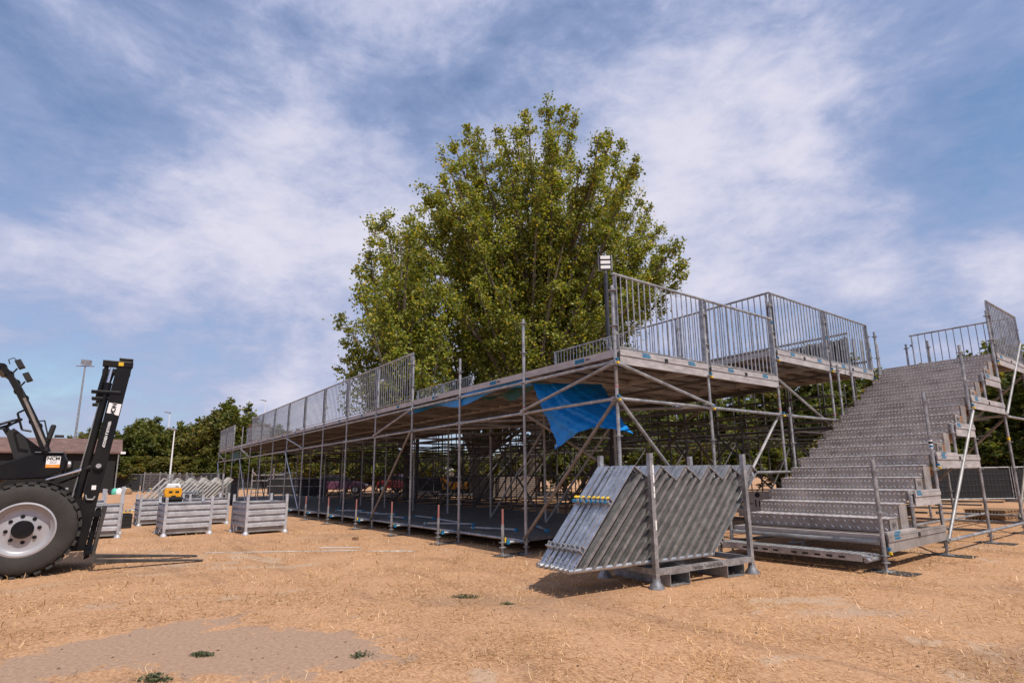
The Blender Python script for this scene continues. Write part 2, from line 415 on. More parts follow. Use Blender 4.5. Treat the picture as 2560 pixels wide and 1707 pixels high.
def quads(name, V, F, mt, parent=None):
    me = bpy.data.meshes.new(name); nv, nf = len(V), len(F)
    me.vertices.add(nv); me.vertices.foreach_set('co', np.ascontiguousarray(V, dtype=np.float32).ravel())
    k = F.shape[1]
    me.loops.add(nf * k); me.loops.foreach_set('vertex_index', np.ascontiguousarray(F, dtype=np.int32).ravel())
    me.polygons.add(nf); me.polygons.foreach_set('loop_start', np.arange(0, nf * k, k, dtype=np.int32))
    me.materials.append(mt); me.update(calc_edges=True); me.validate()
    o = bpy.data.objects.new(name, me); COL.objects.link(o); o.parent = parent
    return o
def straw():
    n = 150000
    d = 2.6 + 15.0 * nrg.random(n) ** 1.55; a = nrg.uniform(-.86, .80, n)
    hx = -math.sin(YAW) * np.cos(a) + math.cos(YAW) * np.sin(a); hy = math.cos(YAW) * np.cos(a) + math.sin(YAW) * np.sin(a)
    x = CAM.x + hx * d; y = CAM.y + hy * d
    # clumps
    cl = np.sin(x * 3.1 + np.sin(y * 2.3) * 1.7) * np.sin(y * 2.7 + np.sin(x * 1.9) * 1.3) + .6 * np.sin(x * 9.1 + 1.3) * np.sin(y * 8.3 + .4)
    keep = (nrg.random(n) < np.clip(.42 + .42 * cl, .07, 1)) & (in_patch(x, y) > nrg.normal(1.02, .07, n)) & ~((x < .3) & (y > .25))
    x, y, d = x[keep], y[keep], d[keep]; n = len(x)
    ln = nrg.uniform(.025, .085, n); up_ = nrg.random(n) < .16
    lean = np.where(up_, nrg.uniform(.5, 1.3, n), nrg.uniform(.03, .28, n))
    wid = nrg.uniform(.0025, .0050, n) * np.clip(d / 4.5, 1, 2.2)
    o = blades_mesh('dry_grass', x, y, ln, wid, lean, STRAW)
    tag(o, 'thin bleached straw blades of dead grass over the bare ground', 'grass', kind='stuff')
straw()
def weed(x, y, rx, ry, n, rot, hgt, label):
    t = thing('weed_plant', label, 'weed', (x, y, 0), rot, 'green weeds on the dry ground')
    r = nrg.random(n) ** .8; a = nrg.uniform(0, 2 * np.pi, n); r *= (.55 + .45 * np.abs(np.sin(a * 2.5 + rot * 3))) * (1 + .5 * (nrg.random(n) < .06))
    px = r * np.cos(a) * rx; py = r * np.sin(a) * ry; pz = nrg.random(n) * hgt * (1 - .6 * r)
    V, F = leaf_quads(np.stack([px, py, pz + .004], 1), nrg.uniform(.007, .019, n), flat=.2)
    quads('leaf_mat', V, F, LEAFW, t)
    st = MB()
    for i in range(14):
        a = rng.uniform(0, 6.28); st.tube((0, 0, .004), (rx * .9 * math.cos(a), ry * .9 * math.sin(a), hgt * .3), .0018, 4)
    st.build('stem', LEAFW, t)
def leaf_quads(C, size, flat=0.0, upb=.3):
    n = len(C)
    nr = nrg.normal(size=(n, 3)); nr[:, 2] = np.abs(nr[:, 2]) * (1 + flat * 4) + upb
    nr /= np.linalg.norm(nr, axis=1)[:, None]
    t1 = np.cross(nr, nrg.normal(size=(n, 3))); t1 /= np.linalg.norm(t1, axis=1)[:, None]
    t2 = np.cross(nr, t1)
    s = size[:, None]
    V = np.stack([C - t1 * s * .62, C - t2 * s * .45 + nr * s * .08, C + t1 * s * .62, C + t2 * s * .45 + nr * s * .08], 1).reshape(-1, 3)
    F = np.arange(4 * n).reshape(-1, 4)
    return V, F
weed(.45, -4.72, .10, .04, 260, .75, .03, 'low dark green weed alone on the bare sandy patch')
weed(.83, -5.02, .12, .05, 300, .85, .05, 'green weed cut by the lower edge of the picture')
weed(1.19, -3.86, .09, .045, 90, 1.2, .04, 'sparse grey green weed at the right end of the sandy patch')
weed(.03, -2.35, .16, .05, 220, .8, .035, 'green weed tuft in the straw between sandy patch and steel rack')
# clods, pebbles and crumbs lying about
n_ = 2600
d_ = 2.6 + 11 * nrg.random(n_) ** 1.4; a_ = nrg.uniform(-.8, .72, n_)
x_ = CAM.x + (-math.sin(YAW) * np.cos(a_) + math.cos(YAW) * np.sin(a_)) * d_; y_ = CAM.y + (math.cos(YAW) * np.cos(a_) + math.sin(YAW) * np.sin(a_)) * d_
Vp, Fp = [], []
for i in range(n_):
    s = .0025 + .010 * nrg.random() ** 4; o_ = len(Vp); q = nrg.uniform(.6, 1.2, 6) * s
    Vp += [(x_[i] + q[0], y_[i], s * .3), (x_[i], y_[i] + q[1], s * .3), (x_[i] - q[2], y_[i], s * .3), (x_[i], y_[i] - q[3], s * .3), (x_[i], y_[i], s * .9), (x_[i], y_[i], -.001)]
    Fp += [(o_, o_ + 1, o_ + 4), (o_ + 1, o_ + 2, o_ + 4), (o_ + 2, o_ + 3, o_ + 4), (o_ + 3, o_, o_ + 4), (o_ + 1, o_, o_ + 5), (o_ + 2, o_ + 1, o_ + 5), (o_ + 3, o_ + 2, o_ + 5), (o_, o_ + 3, o_ + 5)]
tag(quads('soil_crumbs', np.array(Vp), np.array(Fp), mat('soil_crumb', (.20, .13, .085), .95, 0, .5, 9)), 'tiny clods and pebbles scattered over the dry ground', 'soil', kind='stuff')
weed(.55, -2.2, .08, .03, 90, .8, .02, 'small green tuft of weed nearest the steel rack')
# pale worn chalk line and scraps on the field
lm = mat('worn_white_line', (.55, .47, .40), .9, 0, .35, 5)
ln = MB()
for (x0, y0, x1, y1, w) in ((-6.0, -3.9, -4.3, -1.7, .10), (-4.2, -1.75, -3.6, -1.1, .12), (-5.3, -2.2, -4.7, -1.6, .12)):
    n = 26; dx, dy = x1 - x0, y1 - y0; L = math.hypot(dx, dy); nx, ny = -dy / L, dx / L; A, B = [], []
    for i in range(n + 1):
        f = i / n; ww = w * (.35 + .65 * rng.random()) * (1 - abs(2 * f - 1) ** 6)
        A.append((x0 + dx * f + nx * ww, y0 + dy * f + ny * ww, .004)); B.append((x0 + dx * f - nx * ww * rng.uniform(.4, 1), y0 + dy * f - ny * ww, .004))
    for i in range(n): ln.add([A[i], A[i + 1], B[i + 1], B[i]], [(0, 1, 2, 3)])
tag(ln.build('field_line', lm), kind='structure')

# ------------------------------------------------------------------ scaffold parts
BAY = 2.07; Z0 = .19
def post_mb(x, y, zb, zt, r=.0242, discs=True, foot=True, zd0=Z0, mtl=GALV, n=10):
    b = MB().use(mtl)
    zs = zb
    if foot:
        b.tube((x, y, .012), (x, y, zd0 - .06), .018, 8); b.lathe((x, y, zd0 - .09), [(.02, 0), (.05, .004), (.05, .018), (.022, .024)], n=10)
        b.box((x, y, .010), (.15, .15, .008)); zs = zd0 - .06
    b.tube((x, y, zs), (x, y, zt), r, n)
    if discs:
        z = zd0
        while z < zt - .04:
            if z >= zs - .01: b.lathe((x, y, z - .004), [(r, 0), (.060, 0), (.060, .009), (r, .009)], n=12)
            z += .5
        z = zd0 + 1.0 - .22
        while z < zt: b.tube((x, y, z), (x, y, z + .16), r + .0025, n); z += 2.0
    return b
def ledger_mb(p, q, r=.0242, n=8, ends=True, mtl=GALV):
    b = MB().use(mtl); p, q = Vector(p), Vector(q); d = (q - p).normalized()
    b.tube(p + d * .05, q - d * .05, r, n)
    if ends:
        for e, s in ((p, 1), (q, -1)): b.bar(e + d * s * .03, e + d * s * .10, .030, .062)
    return b
def brace_mb(p, q, r=.0242, n=8, mtl=GALVD):
    b = MB().use(mtl); p, q = Vector(p), Vector(q); d = (q - p).normalized()
    b.tube(p, q, r, n); b.bar(p - d * .05, p + d * .06, .02, .055); b.bar(q - d * .06, q + d * .05, .02, .055)
    return b
def sole(x, y, w, d, rz=0):
    return MB().box((x, y, .0035), (w, d, .005), None)
def clampcol(b, x, y, z, dx=.055, dy=-.03):
    b.use(BLUE).box((x + dx, y + dy, z + .025), (.035, .03, .035)); b.use(YELL).box((x + dx + .012, y + dy, z - .022), (.03, .034, .03))

plat = thing('scaffold_platform', 'long two level scaffold platform with aluminium decks standing on steel tubes', 'scaffold')
NB = 15
X = [-BAY * i for i in range(NB + 1)]
tops = {0: 3.77, 1: 3.77, 2: 3.46, 3: 3.86}
for i in range(NB + 1):
    b = post_mb(X[i], 0, .01, tops.get(i, 3.72), n=12 if i < 5 else 8)
    if i == 0: clampcol(b, X[0], 0, 2.69, .05, -.02); clampcol(b, X[0], 0, 2.19, .05, -.02); b.use(REDT).lathe((0, 0, 2.34), [(.027, 0), (.029, .012), (.027, .024)], n=10); b.use(RUSTY).tube((0, 0, 2.38), (0, 0, 2.66), .0252, 12)
    if i in (1, 4, 11): b.use(REDT).lathe((X[i], 0, 2.28), [(.027, 0), (.029, .01), (.027, .02)], n=10)
    b.build('post', None, plat)
def simple_posts(pts, ztop):
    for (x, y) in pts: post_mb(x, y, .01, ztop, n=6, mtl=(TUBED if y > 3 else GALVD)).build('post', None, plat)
for y, zt in ((2.07, 2.66), (4.14, 2.66)):
    simple_posts([(x, y) for x in X[(1 if y < 9 else 0):]], zt)
for i, (y, zt) in enumerate(((2.07, 3.78), (4.14, 4.28), (6.21, 4.28), (8.28, 4.27))):
    b = post_mb(0, y, .01, zt, n=12); clampcol(b, 0, y, 2.19 if y < 6 else 3.2, .05, .01)
    if y < 3: clampcol(b, 0, y, 2.69, .05, .01)
    else: clampcol(b, 0, y, 3.19, .05, .02); b.use(BLUE).box((.03, y - .04, 3.87), (.03, .03, .06)); b.use(REDT).lathe((0, y, 2.28), [(.027, 0), (.029, .012), (.027, .024)], n=10)
    b.build('post', None, plat)
simple_posts([(x, 6.21) for x in X[1:]], 3.16); simple_posts([(x, 8.28) for x in X[1:]], 3.9)
# inner tubes further back: far more than one could count from here
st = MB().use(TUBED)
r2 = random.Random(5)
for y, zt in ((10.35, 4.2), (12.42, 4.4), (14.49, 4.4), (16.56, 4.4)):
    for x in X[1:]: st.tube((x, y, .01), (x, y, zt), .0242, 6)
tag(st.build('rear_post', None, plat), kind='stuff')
for i in range(NB):
    ledger_mb((X[i], 0, 2.19), (X[i + 1], 0, 2.19), n=10 if i < 4 else 6).build('ledger', None, plat)
    ledger_mb((X[i], 0, 2.69), (X[i + 1], 0, 2.69), n=10 if i < 4 else 6).build('ledger', None, plat)
    if i > 0: ledger_mb((X[i], 0, Z0), (X[i + 1], 0, Z0), n=10 if i < 4 else 6).build('ledger', None, plat)
for y in (0, 2.07, 4.14, 6.21):
    ledger_mb((0, y, 2.19), (0, y + BAY, 2.19), n=10).build('ledger', None, plat)
ledger_mb((0, 8.28, 1.19), (0, 2.07, 1.19), n=8, mtl=GALVD).build('ledger', None, plat)
for i in range(1, 10): ledger_mb((X[i], 0, 2.19), (X[i], BAY, 2.19), n=6, mtl=GALVD).build('ledger', None, plat)
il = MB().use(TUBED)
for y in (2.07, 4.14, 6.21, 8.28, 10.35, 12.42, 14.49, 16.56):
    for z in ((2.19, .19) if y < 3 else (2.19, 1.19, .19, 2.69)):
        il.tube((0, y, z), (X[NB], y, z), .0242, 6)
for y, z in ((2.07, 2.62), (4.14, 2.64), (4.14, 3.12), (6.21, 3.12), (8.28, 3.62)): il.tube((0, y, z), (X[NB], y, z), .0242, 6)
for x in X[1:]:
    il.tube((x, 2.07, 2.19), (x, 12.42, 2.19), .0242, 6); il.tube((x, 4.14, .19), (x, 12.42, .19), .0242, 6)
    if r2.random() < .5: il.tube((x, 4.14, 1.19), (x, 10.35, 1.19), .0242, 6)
    for y in (4.14, 6.21, 8.28, 10.35, 12.42, 14.49):
        k = r2.random()
        if k < .5: il.tube((x, y, .2), (x, y + BAY, 2.19), .0242, 6)
        elif k < .75: il.tube((x, y, 2.19), (x, y + BAY, .2), .0242, 6)
for i in range(1, NB):
    for y in (2.07, 4.14, 6.21, 8.28, 10.35, 12.42, 14.49, 16.56):
        k = r2.random()
        if k < .25: il.tube((X[i], y, .2), (X[i + 1], y, 2.19), .0242, 6)
        elif k < .5: il.tube((X[i], y, 2.19), (X[i + 1], y, .2), .0242, 6)
tag(il.build('inner_tubing', None, plat), kind='stuff')
# braces seen on the two open faces
def fb(i, z1, j, z2, dy=-.045, mtl=GALVD): brace_mb((X[i], dy, z1), (X[j], dy, z2), n=8, mtl=mtl).build('brace', None, plat)
fb(0, 2.66, 1, 2.22); fb(3, 2.66, 4, 2.22); fb(8, 2.66, 7, 2.22, mtl=GALV); fb(12, 2.66, 11, 2.22, mtl=GALV); fb(15, 2.66, 14, 2.22, mtl=GALV)
fb(0, 2.16, 1, .22, mtl=RUSTY); fb(3, 2.16, 4, .22, mtl=RUSTY); fb(8, 2.16, 7, .22, mtl=GALVB); fb(12, 2.16, 11, .22, mtl=GALVB); fb(15, 2.16, 14, .22, mtl=GALVB)
brace_mb((.045, 0, 2.66), (.045, BAY, 2.22), mtl=GALV).build('brace', None, plat)
brace_mb((.045, 0, 2.16), (.045, BAY, .22), mtl=GALV).build('brace', None, plat)
brace_mb((-.05, 4.14, 2.16), (-.05, BAY, .22)).build('brace', None, plat)
brace_mb((-.05, 4.14, 2.9), (-.05, 8.28, 1.2)).build('brace', None, plat)
brace_mb((X[1], 0.05, 2.16), (0, 2.07, .22), mtl=RUSTY).build('brace', None, plat)
brace_mb((X[1], 2.07, 2.16), (X[2], 2.07, .22)).build('brace', None, plat)
brace_mb((X[2], 2.07, 2.16), (X[3], 2.07, .22)).build('brace', None, plat)
for (a, bq) in (((X[1], .03, 2.2), (0.0, 2.07, 2.2)), ((X[2], .03, 2.22), (X[1], 2.07, 2.22)), ((X[3], .03, 2.22), (X[2], 2.07, 2.22)), ((0, 2.07, 2.24), (-2.07, 4.14, 2.24))):
    brace_mb(a, bq, mtl=RUSTY, n=6).build('brace', None, plat)
# deck panels: aluminium rim, brown plywood, cross ribs below
def deck_mb(w, d):
    b = MB().use(ALU); g_ = .006
    b.box2((g_, g_, -.105), (w - g_, .045, -.004)); b.box2((g_, d - .045, -.105), (w - g_, d - g_, -.004))
    b.box2((g_, .0455, -.105), (.05, d - .0455, -.004)); b.box2((w - .05, .0455, -.105), (w - g_, d - .0455, -.004))
    b.use(PLY).box2((.0505, .046, -.03), (w - .0505, d - .046, -.007))
    b.use(ALUD)
    for k in range(1, 5):
        x = w * k / 5; b.box2((x - .02, .046, -.09), (x + .02, d - .046, -.0305))
    b.box2((.0505, d / 2 - .022, -.098), (w - .0505, d / 2 + .022, -.0912))
    return b
dk = deck_mb(BAY, BAY).build('deck_panel', None, plat); first = True
lv = [(0, 2.87), (2.07, 2.87), (4.14, 3.38), (6.21, 3.38)]
for (y, z) in lv:
    for i in range(NB):
        if y == 4.14 and i == 2: continue
        o = dk if first else inst(dk, 'deck_panel', plat); first = False
        o.location = (X[i + 1], y, z)
for i in range(1, NB): inst(dk, 'deck_panel', plat, (X[i + 1] - .35, 8.28, 4.38))
# blue and white maker's marks along the front rims
for i in range(NB):
    b = MB().use(BLUE)
    fx = .30 + .25 * ((i * 37) % 5) / 5
    x0 = X[i] - fx * BAY; b.box2((x0, -.0035 + .006, 2.785), (x0 - (.20 if i < 2 else .12), .0055, 2.845))
    if i < 3:
        b.use(INKG)
        for k in range(4): b.box2((x0 + .03 + k * .022, .003, 2.80), (x0 + .044 + k * .022, .0055, 2.83))
    b.build('tape_mark', None, plat)
# side fascia boards
def fascia(parent, x, y0, y1, zt, h=.2, marks=(.25, .75), th=.03, m=ALU):
    b = MB().use(m)
    b.box2((x + .012, y0 + .075, zt - h), (x + .012 + th * .6, y1 - .02, zt - h * .42)); b.box2((x + .014, y0 + .075, zt - h * .40), (x + .012 + th, y1 - .02, zt - .030)); b.box2((x + .008, y0 + .075, zt - .026), (x + .006 + th, y1 - .02, zt + .004))
    b.use(INK).box2((x + .011, y0 + .045, zt - h * .75), (x + .022, y0 + .074, zt - h * .2))
    b.use(BLUE)
    for f in marks:
        yy = y0 + (y1 - y0) * f; b.box2((x + .012 + th, yy, zt - .062), (x + .0145 + th, yy + .17, zt - .034)); b.box2((x + .006 + th, yy + .01, zt - .022), (x + .0085 + th, yy + .16, zt - .002))
    if y1 - y0 > 1.5: b.use(BLKM).box((x + .012 + th, (y0 + y1) / 2, zt - .055), (.012, .07, .05))
    return b.build('fascia_board', None, parent)
for k, (y, z) in enumerate(lv): fascia(plat, -.012, y, y + BAY, z)
# low deck just above the ground
ldm = MB().use(GRATE)
for k in range(6): ldm.box2((.008 + k * .3435, .03, -.05), (.008 + k * .3435 + .335, BAY - .03, 0))
ld = ldm.build('low_deck_panel', None, plat); first = True
for j in range(2):
    for i in range(1, NB):
        o = ld if first else inst(ld, 'low_deck_panel', plat); first = False
        o.location = (X[i + 1], .03 + j * BAY, Z0 + .05)
# stub jacks with red tops in front of the row
for i in range(1, 8):
    x, y = X[i] - .12, -.36; b = MB().use(GALV)
    b.tube((x, y, .012), (x, y, .14), .018, 8); b.lathe((x, y, .11), [(.02, 0), (.062, .01), (.02, .03)], n=8); b.tube((x, y, .14), (x, y, .46), .0242, 10)
    b.lathe((x, y, .19), [(.024, 0), (.06, 0), (.06, .009), (.024, .009)], n=12); b.use(REDT).tube((x, y, .46), (x, y, .69), .0165, 10)
    b.use(GALV).box((x, y, .012), (.15, .15, .008)); b.tube((x + .03, y + .05, .195), (X[i], -.05, .20), .0242, 8)
    b.use(BLUE).box((x + .05, y + .06, .20), (.045, .05, .06)); b.box((X[i] - .02, -.07, .20), (.045, .05, .06)); b.use(YELL).box((x + .04, y + .02, .235), (.02, .02, .07) if i % 3 == 1 else (.012, .012, .02))
    b.build('base_jack', None, plat)
    tag(MB().box((x + .05, y + .16, .0045), (.30, .62, .007), Matrix.Rotation(R(8), 3, 'Z')).build('sole_board', BLACKB, plat))
for i in range(8, NB + 1): MB().box((X[i], 0, .0045), (.3, .3, .007)).build('sole_board', BLACKB, plat)
# tier behind: slatted dark riser wall carrying the upper deck
rw = MB().use(GALVD); xx = -.45
while xx > -9.0:
    rw.box2((xx - .05, 8.30, 3.39), (xx, 8.36, 4.27)); xx -= .115
rw.use(BLKM).box2((-9.0, 8.40, 3.39), (-.47, 8.43, 4.26)); rw.use(GALV).tube((-.4, 8.26, 4.36), (-31.5, 8.26, 4.36), .03, 8)
rw.build('slatted_riser', None, plat)
for k in range(5):
    MB().use(GALVD).tube((-.5 + .09 * k, 8.32 + .2 * k, 3.38), (-.5 + .09 * k, 8.32 + .2 * k, 4.3 - .04 * k), .03, 6).build('loose_tube', None, plat)

# ------------------------------------------------------------------ guard rail panels
def guard_proto(L=1.97, H=1.075, nbal=15, name='guard_rail'):
    t = thing(name, 'x', 'railing')
    MB().use(GALV).tube((-.04, 0, H), (L + .04, 0, H), .021, 10).build('handrail', None, t)
    MB().use(GALV).tube((0, 0, .03), (L, 0, .03), .013, 6).build('bottom_rail', None, t)
    for x in (.005, L - .005):
        b = MB().use(GALV).box((x, 0, H / 2), (.012, .065, H - .04))
        b.use(INK)
        for z in (.25, .40, H - .3, H - .17): b.tube((x - .0075, 0, z), (x + .0075, 0, z), .008, 6)
        b.build('side_post', None, t)
    bal = None
    for k in range(nbal):
        x = L * (k + 1) / (nbal + 1)
        if bal is None:
            bal = MB().use(GALV).tube((0, 0, .03), (0, 0, H - .01), .0105, 6).build('baluster', None, t); bal.location = (x, 0, 0)
        else: inst(bal, 'baluster', t, (x, 0, 0))
    for x in (-.02, L + .02):
        for z in (.22, H - .25): MB().use(GALVD).box((x, 0, z), (.05, .05, .05)).build('clamp', None, t)
    return t
gp = guard_proto(); used = [False]
def guard(loc, rz, label, group, src=None):
    s = src or gp
    if s is gp and not used[0]: o = gp; used[0] = True
    else: o = copy_tree(s)
    o.location = loc; o.rotation_euler = (0, 0, rz); o['label'] = label; o['group'] = group; o['category'] = 'railing'
    return o
GR = 'steel guard rails round the platform edges'
def gside(y, z, label): guard((-.0, y + .05, z), R(90), label, GR)
gside(0, 2.87, 'barred guard rail on the lower deck from the front corner post, below the floodlight')
gside(2.07, 2.87, 'barred guard rail on the lower deck ending where the deck steps up')
gside(4.14, 3.38, 'barred guard rail on the raised deck right after the step')
gside(6.21, 3.38, 'barred guard rail on the raised deck in front of the dark stacked panels')
ordw = {3: 'tall front guard rail nearest the camera with the open tree gap beside it', 4: 'second', 5: 'third', 6: 'fourth', 7: 'fifth', 8: 'sixth', 9: 'seventh', 10: 'eighth'}
for i in range(3, 11):
    lab = ordw[i] if i == 3 else ordw[i] + ' guard rail along the long front edge counted from the tree gap'
    if i == 10: lab = 'eighth and farthest rail of the long front run, beside the wooden pallet'
    guard((X[i + 1] + .05, 0, 2.87), 0, lab, GR)
guard((X[14] + .05, 0, 2.87), 0, 'right one of the two isolated guard rails at the far left platform end', GR)
guard((X[15] + .05, 0, 2.87), 0, 'leftmost guard rail closing the far left end of the platform front', GR)
for k, w in ((0, 'inner guard rail along the step, joined to the raised corner post'), (1, 'inner guard rail along the step, seen behind the floodlight pole'), (2, 'inner guard rail along the step with its free end left of the floodlight pole')):
    guard((X[k + 1] + .05, 4.14, 3.38), 0, w, GR)
for k, w in ((5, 'inner guard rail far along the step, its free end beside the tilted tube'), (6, 'inner guard rail far along the step, half hidden by the tall front rail')):
    guard((X[k + 1] + .05 - .02, 4.14, 3.38), 0, w, GR)
far = guard((-28.6, .9, 2.87), 0, 'pale widely barred rail in the gap at the far left platform end', GR)

# ------------------------------------------------------------------ staircase tower
stair = thing('scaffold_staircase', 'wide chequer plate staircase climbing on stepped scaffold decks', 'staircase', (0, 0, 0))
XT, YT = 2.162, 2.208
for k, zt in enumerate((1.33, 2.33, 3.32, 4.30, 4.30)):
    y = YT + BAY * k
    b = post_mb(XT, y, .01, zt, n=12); z = (.24, 1.24, 2.24, 3.24, 3.24)[k]
    clampcol(b, XT, y, z, .05, .02)
    if k == 1: b.use(WHITE).tube((XT, y, 1.50), (XT, y, 1.62), .0255, 10); b.use(BLUE).tube((XT, y, 1.515), (XT, y, 1.545), .0262, 10); b.use(INK).tube((XT, y, 1.565), (XT, y, 1.60), .0262, 10)
    if k == 3: b.use(YELL).tube((XT, y, 1.72), (XT, y, 1.78), .0255, 10)
    b.build('post', None, stair)
    MB().box((XT + .06, y, .0045), (.52, .30, .007)).build('sole_board', BLACKB, stair)
for k, (zb, zt) in enumerate(((.38, .86), (1.38, 1.90), (2.38, 2.92))):
    post_mb(XT, YT + BAY * (k + .5), zb, zt, foot=False, zd0=zt - .14, n=10).build('post', None, stair)
for k, zt in enumerate((1.0, 2.32, 3.31, 4.30)):
    post_mb(.10, YT + BAY * k, .01, zt, n=10).build('post', None, stair)
post_mb(.02, YT + BAY * 4, .01, 4.30).build('post', None, stair); post_mb(.40, YT + BAY * 4 + .3, .01, 4.36, mtl=GALVD).build('post', None, stair)
post_mb(.12, 6.9, .01, 3.38, mtl=GALV).build('post', None, stair)
# decks of the steps
def tier_deck(y0, y1, z):
    b = MB().use(ALU)
    x0, x1 = .13, XT - .03; y0_, y1_ = y0 + .04, y1 - .03
    b.box2((x0, y0_, z - .035), (x1, y0_ + .06, z)); b.box2((x0, y0_ + .012, z - .115), (x1, y0_ + .05, z - .037))
    b.box2((x0, y0_ + .061, z - .115), (x0 + .05, y1_, z)); b.box2((x1 - .05, y0_ + .061, z - .115), (x1, y1_, z)); b.box2((x0 + .051, y1_ - .06, z - .115), (x1 - .051, y1_, z))
    b.use(PLY).box2((x0 + .0515, y0_ + .0615, z - .03), (x1 - .0515, y1_ - .0615, z - .003))
    b.use(INK)
    for fx in (.17, .72): b.box2((x0 + (x1 - x0) * fx, y0_ + .0095, z - .09), (x0 + (x1 - x0) * fx + .12, y0_ + .013, z - .062))
    b.use(BLUE).box2((x0 + (x1 - x0) * .46, y0_ + .0085, z - .10), (x0 + (x1 - x0) * .56, y0_ + .013, z - .055))
    return b.build('deck_panel', None, stair)
ZL = [.42 + .5 * k for k in range(7)]
for k in range(7):
    y0 = YT + BAY * .5 * k; full = k in (0, 2, 4, 6)
    tier_deck(y0, y0 + (BAY / 2 if k < 6 else BAY), ZL[k])
    fascia(stair, XT - .0, y0, y0 + (BAY if full else BAY / 2), ZL[k], .205, (.12,) if k < 6 else (.12, .7), m=ALU if k else ALUD)
    if full and k < 6:
        b = MB().use(ALU); b.box2((XT - .02, y0 + .08, ZL[k] + .002), (XT + .03, y0 + .98, ZL[k] + .03)); b.use(BLUE).box2((XT + .03, y0 + .30, ZL[k] + .006), (XT + .0325, y0 + .47, ZL[k] + .026)); b.build('edge_profile', None, stair)
# chequer plate steps
def lozenges(b, w, h, fn, p=.054):
    nx, nz = int(w / p), max(1, int(h / p))
    for i in range(nx):
        for k in range(nz):
            a = R(45) if (i + k) % 2 else R(-45)
            cx_, cz_ = (i + .5) * w / nx, (k + .5) * h / nz; ca, sa = math.cos(a), math.sin(a); L, Wd = .029, .0125
            vs = [fn(cx_ + ca * u - sa * v, cz_ + sa * u + ca * v, hgt) for u, v, hgt in ((-L, 0, .0004), (0, -Wd, .0004), (L, 0, .0004), (0, Wd, .0004), (-L * .45, 0, .008), (L * .45, 0, .008))]
            b.add(vs, [(0, 1, 4), (1, 5, 4), (1, 2, 5), (2, 3, 5), (3, 4, 5), (3, 0, 4)])
RW, RH, RUN, RY0 = 1.92, .16667, .345, 2.56
rb = MB().use(PLATE); rb.box2((0, 0, 0), (RW, .006, RH - .0045)); rb.use(PLATEB); lozenges(rb, RW, RH - .006, lambda u, v, h_: (u, -h_, v + .001))
riser = rb.build('riser', None, stair)
tb = MB().use(PLATEB); tb.box2((0, -.006, RH - .004), (RW, RUN + .006, RH)); tb.use(PLATEB); lozenges(tb, RW, .345, lambda u, v, h_: (u, v, RH + h_))  # tread plate lighter than the riser, its sunlit top put into the colour
trd = tb.build('tread', None, riser)
XS = .19
for k in range(18):
    if k == 0: o = riser; o.location = (XS, RY0, ZL[0] + .006)
    else:
        o = inst(riser, 'riser', stair, (XS, RY0 + RUN * k, ZL[0] + .006 + RH * k)); inst(trd, 'tread', o)
# triangular support wedges with stencilled letters at the open side
for k in range(18):
    if k % 3 == 2: continue
    y, z = RY0 + RUN * k, ZL[0] + .006 + RH * k; tier = ZL[k // 3] + .002
    b = MB().use(ALUD if k % 3 == 0 else ALUD)
    x = XS + RW + .002
    b.box2((x, y + .02, tier), (x + .012, y + .26, z + RH - .012))
    b.use(WOODO if k > 3 else PLY).box2((x - .012, y + .262, max(tier, z)), (x + .010, y + .43, z + RH - .02 + (.0 if k % 3 else 0)))
    b.use(ALUD).prism([(y + .43, tier), (y + .49, tier), (y + .455, z + RH), (y + .42, z + RH)], x, x + .014, lambda u, v, w: (w, u, v))
    sp_ = b.build('step_support', None, stair)
    if k % 3 == 0: text('lettering', 'VH', .105, frame((x + .0135, y + .14, tier + .078), (0, 1, 0), (0, 0, 1)), INK, sp_, .0008)
# ledgers and braces of the stair tower
def sl_(p, q, m_=GALV, n=8): ledger_mb(p, q, n=n, mtl=m_).build('ledger', None, stair)
for k in (1, 2, 3): sl_((XT, YT + BAY * k, Z0), (XT, YT + BAY * (k + 1), Z0), GALV, 10)
sl_((XT, YT + BAY * 3, 2.19), (XT, YT + BAY * 4, 2.19)); sl_((XT, YT + BAY * 2, 2.19), (.1, YT + BAY * 2, 2.19), GALVD); sl_((XT, YT + BAY * 3, 2.19), (.1, YT + BAY * 3, 2.19), GALV)
for k in range(5):
    sl_((XT, YT + BAY * k, .34 if k == 0 else .19), (.1, YT + BAY * k, .34 if k == 0 else .19), GALVB if k == 1 else GALVD)
for k in (0, 1, 2): sl_((.10, YT + BAY * k, Z0), (.10, YT + BAY * (k + 1), Z0), GALVD)
sl_((1.1, YT + .1, Z0 + .03), (1.1, YT + BAY * 4, Z0 + .03), GALVD)
for (p, q, m_) in (((XT + .045, YT + BAY, .22), (XT + .045, YT + BAY * 2, 2.16), GALVD), ((XT + .045, YT + BAY * 3, 2.22), (XT + .045, YT + BAY * 4, 3.9), GALVD),
                   ((.1, YT + BAY * 2 + .05, .22), (XT, YT + BAY * 2 + .05, 2.16), RUSTY), ((.1, YT + BAY * 3 + .05, .22), (XT, YT + BAY * 3 + .05, 2.16), RUSTY),
                   ((.1, YT + BAY * 4 + .05, 1.4), (XT, YT + BAY * 4 + .05, 3.2), RUSTY), ((XT - .05, YT + BAY * 3, .25), (XT - .05, YT + BAY * 4, 2.16), RUSTY)):
    brace_mb(p, q, mtl=m_, n=10).build('brace', None, stair)
guard((XT + .02, YT + BAY * 3 + .05, 3.42), R(90), 'guard rail at the right end above the top stair deck', GR)
tg = guard_proto(1.9, 1.07, 12); tg['label'] = 'thin widely barred guard rail closing the back of the stair top'; tg['group'] = GR; tg.location = (.16, YT + BAY * 4, 3.42)
